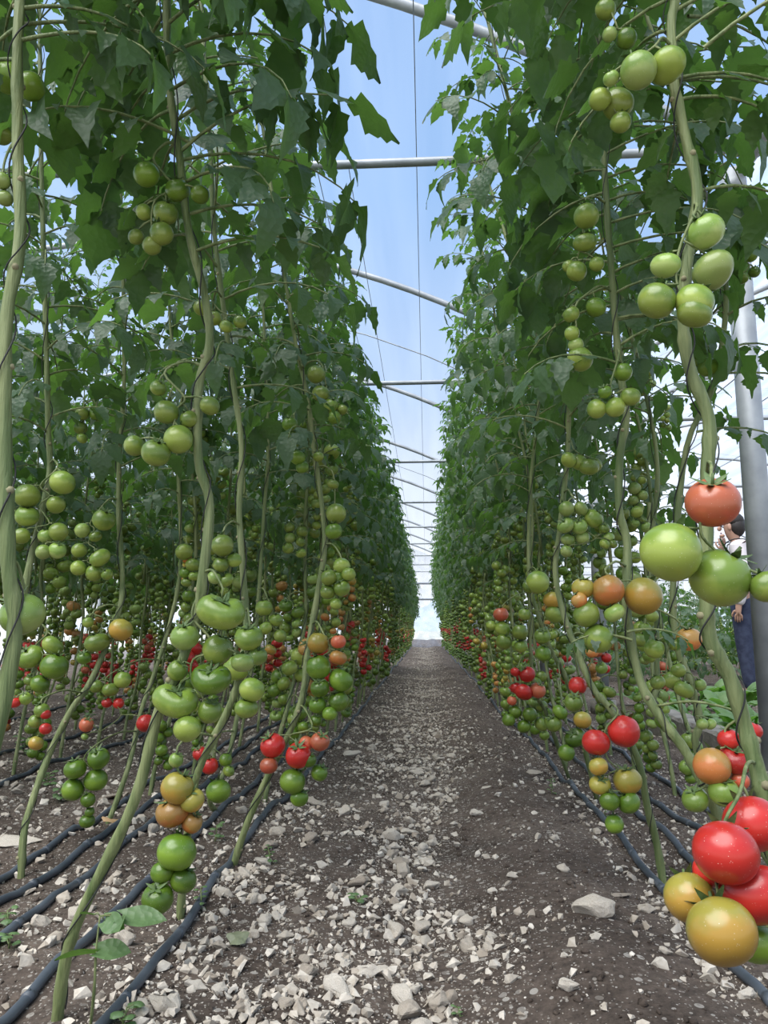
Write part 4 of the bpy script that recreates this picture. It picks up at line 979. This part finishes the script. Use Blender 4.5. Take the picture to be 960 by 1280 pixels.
# ------------------------------------------------------------------ person
def skin_obj(name, joints, edges, m, parent, root=0, sub=2, smooth=True):
    me = bpy.data.meshes.new(name); me.from_pydata([j[0] for j in joints], edges, [])
    o = bpy.data.objects.new(name, me); COL.objects.link(o); o.parent = parent
    md = o.modifiers.new('skin', 'SKIN'); md.use_smooth_shade = True
    for i, j in enumerate(joints):
        sv = me.skin_vertices[0].data[i]; r = j[1]; sv.radius = r if hasattr(r, '__len__') else (r, r); sv.use_root = (i == root)
    s_ = o.modifiers.new('sub', 'SUBSURF'); s_.levels = sub; s_.render_levels = sub
    me.materials.append(m); return o
bpy.context.view_layer.update()
PX, PY = 2.99, 7.5
per = tag(obj('person', None, None, (PX, PY, float(gz(PX, PY))), (0, 0, radians(-25))), 'person in pale shirt and dark jeans standing beyond the steel post, hand at chin', 'person')
# local: faces -x (towards the tomato rows); y is body width
def J(*a): return a
body = [((0, 0, .96), (.12, .14)), ((0, 0, 1.12), (.10, .13)), ((.01, 0, 1.32), (.115, .16)), ((.01, 0, 1.42), (.08, .10)), ((-.015, 0, 1.48), .052), ((-.045, 0, 1.555), (.075, .068)), ((-.055, 0, 1.64), (.092, .076)), ((-.05, 0, 1.70), (.075, .062)),
        ((.01, .17, 1.38), .055), ((.03, .21, 1.10), .042), ((-.12, .17, 1.22), .035), ((-.155, .10, 1.40), .027),     # right arm raised to the chin
        ((.01, -.17, 1.38), .055), ((.04, -.22, 1.10), .042), ((-.02, -.23, .86), .030),
        ((0, .09, .90), .09), ((-.01, .10, .50), .062), ((.02, .11, .09), .040), ((-.12, .12, .035), (.035, .03)),
        ((0, -.09, .90), .09), ((.0, -.10, .50), .062), ((.03, -.11, .09), .040), ((-.11, -.12, .035), (.035, .03))]
be = [(0, 1), (1, 2), (2, 3), (3, 4), (4, 5), (5, 6), (6, 7), (3, 8), (8, 9), (9, 10), (10, 11), (3, 12), (12, 13), (13, 14), (0, 15), (15, 16), (16, 17), (17, 18), (0, 19), (19, 20), (20, 21), (21, 22)]
# hands: palm and five fingers each
def hand(base, d, side, n0):
    d = np.array(d, float); d /= np.linalg.norm(d); s_ = np.cross(d, [0, 0, 1.0]); 
    if np.linalg.norm(s_) < .1: s_ = np.array([1., 0, 0])
    s_ /= np.linalg.norm(s_); nrm = np.cross(s_, d); base = np.array(base)
    js = [(tuple(base+d*.05), (.030, .018))]; es = []
    for i, (o_, l_) in enumerate([(-.027, .060), (-.009, .072), (.009, .068), (.027, .052)]):
        p = base+d*.085+s_*o_; a = len(js)
        js += [(tuple(p), .0095), (tuple(p+d*l_*.55+nrm*.012), .0085), (tuple(p+d*l_*.85+nrm*.034), .007)]
        es += [(0, a), (a, a+1), (a+1, a+2)]
    a = len(js); js += [(tuple(base+d*.04+s_*side*.035), .011), (tuple(base+d*.075+s_*side*.055+nrm*.012), .009), (tuple(base+d*.098+s_*side*.05+nrm*.024), .008)]
    es += [(0, a), (a, a+1), (a+1, a+2)]
    return js, [(p+n0, q_+n0) for p, q_ in es]
h1, e1 = hand(body[11][0], (.1, -.25, .8), 1, len(body)); body2 = body+h1; e_all = be+[(11, len(body))]+e1
h2, e2 = hand(body[14][0], (-.05, 0, -1), -1, len(body2)); e_all += [(14, len(body2))]+e2; body2 += h2
bo = skin_obj('body', body2, e_all, M['skin'], per)
# face
b = MB(); hx = -.055
def ell(c, r, seg=12, mi=0):
    V = []; Fc = []; nv = 8
    for j in range(nv+1):
        for i in range(seg): th = pi*j/nv; f_ = 2*pi*i/seg; V.append((c[0]+r[0]*sin(th)*cos(f_), c[1]+r[1]*sin(th)*sin(f_), c[2]+r[2]*cos(th)))
    for j in range(nv):
        for i in range(seg): a = j*seg+i; c_ = j*seg+(i+1) % seg; Fc.append((a, a+seg, c_+seg, c_))
    return V, Fc
for c, r in [((-.155, 0, 1.615), (.022, .014, .024)), ((-.06, .084, 1.62), (.018, .010, .032)), ((-.06, -.084, 1.62), (.018, .010, .032)), ((-.135, 0, 1.545), (.025, .025, .018))]: b.add(*ell(c, r))
obj('face', b.mesh('face', [M['skin']]), per)
b = MB()
for sy in (-1, 1): b.add(*ell((-.140, .03*sy, 1.645), (.010, .014, .007)))
obj('eyes', b.mesh('eyes', [M['black']]), per)
b = MB(); b.add(*ell((-.143, 0, 1.572), (.010, .024, .006))); obj('mouth', b.mesh('mouth', [simple('lips', (.35, .12, .1))]), per)
b = MB(); V, Fc = ell((-.035, 0, 1.685), (.105, .092, .085), 18); V = [(x, y, z if z > 1.64 or x > -.04 else 1.66) for x, y, z in V]; b.add(V, Fc); V, Fc = ell((-.01, 0, 1.625), (.088, .088, .105), 18); b.add(V, Fc); obj('hair', b.mesh('hair', [M['hair']]), per)
skin_obj('shirt', [((0, 0, .93), (.135, .165)), ((0, 0, 1.12), (.128, .155)), ((.01, 0, 1.32), (.135, .175)), ((.01, 0, 1.43), (.09, .115)), ((-.005, 0, 1.475), .066),
                   ((.01, .18, 1.38), .080), ((.03, .212, 1.12), .070), ((-.09, .18, 1.195), .060), ((-.152, .108, 1.385), .046), ((.01, -.18, 1.38), .080), ((.04, -.222, 1.12), .070), ((-.022, -.23, .865), .056)],
         [(0, 1), (1, 2), (2, 3), (3, 4), (3, 5), (5, 6), (6, 7), (7, 8), (3, 9), (9, 10), (10, 11)], M['shirt'], per)
skin_obj('jeans', [((0, 0, 1.0), (.125, .150)), ((0, 0, .92), (.13, .16)), ((0, .09, .84), .105), ((-.01, .10, .50), .082), ((.015, .11, .22), .068), ((.02, .11, .09), .068), ((0, -.09, .84), .105), ((0, -.10, .50), .082), ((.025, -.11, .22), .068), ((.03, -.11, .09), .068)],
         [(0, 1), (1, 2), (2, 3), (3, 4), (4, 5), (1, 6), (6, 7), (7, 8), (8, 9)], M['jeans'], per)
for sy in (-1, 1):
    skin_obj('shoe', [((.05, .115*sy, .05), (.045, .045)), ((-.04, .115*sy, .05), (.045, .05)), ((-.15, .12*sy, .038), (.034, .045))], [(0, 1), (1, 2)], M['shoe'], per)
b = MB(); b.tube(spline([(-.10, .07, 1.46), (-.105, .0, 1.38), (-.11, -.05, 1.46), (-.02, -.09, 1.50), (.07, 0, 1.50), (-.02, .10, 1.50), (-.10, .07, 1.46)], 4), .006, 6); obj('strap', b.mesh('strap', [M['black']]), per)

# ------------------------------------------------------------------ light
w = bpy.data.worlds.new('sky'); SC.world = w; w.use_nodes = True; nt = w.node_tree; nt.nodes.clear()
out = nt.nodes.new('ShaderNodeOutputWorld'); bg = N(nt, 'Background', Strength=1.0)
tc = N(nt, 'TexCoord'); sp = N(nt, 'SeparateXYZ'); L(nt, tc.outputs['Generated'], sp.inputs[0])
nz = N(nt, 'TexNoise', Scale=2.2, Detail=5.0); L(nt, tc.outputs['Generated'], nz.inputs['Vector'])
ma = N(nt, 'Math', operation='MULTIPLY_ADD'); L(nt, nz.outputs[0], ma.inputs[0]); ma.inputs[1].default_value = .16; L(nt, sp.outputs[2], ma.inputs[2])
r = ramp(nt, ma.outputs[0], [(.06, (1.45, 1.5, 1.55)), (.18, (.90, .97, 1.08)), (.36, (.54, .71, 1.0)), (.60, (.33, .56, .95)), (.85, (.32, .53, .92))])
L(nt, r.outputs[0], bg.inputs[0]); L(nt, bg.outputs[0], out.inputs[0]); bg.inputs[1].default_value = .86
def sun(name, e, strength, ang, col):
    ld = bpy.data.lights.new(name, 'SUN'); ld.energy = strength; ld.angle = radians(ang); ld.color = col
    o = bpy.data.objects.new(name, ld); COL.objects.link(o); o.rotation_euler = e; return o
sun('sun', (radians(24), radians(-20), 0), 6.2, 60, (1.0, .97, .92))

SC.view_settings.view_transform = 'Standard'; SC.view_settings.look = 'None'; SC.view_settings.gamma = 1.0; SC.view_settings.use_curve_mapping = False
SC.view_settings.exposure = 0.18
SC.cycles.max_bounces = 7; SC.cycles.diffuse_bounces = 4; SC.cycles.transparent_max_bounces = 12; SC.cycles.transmission_bounces = 3; SC.cycles.glossy_bounces = 2
print('PLANTS', nplants, 'OBJECTS', len(bpy.data.objects))
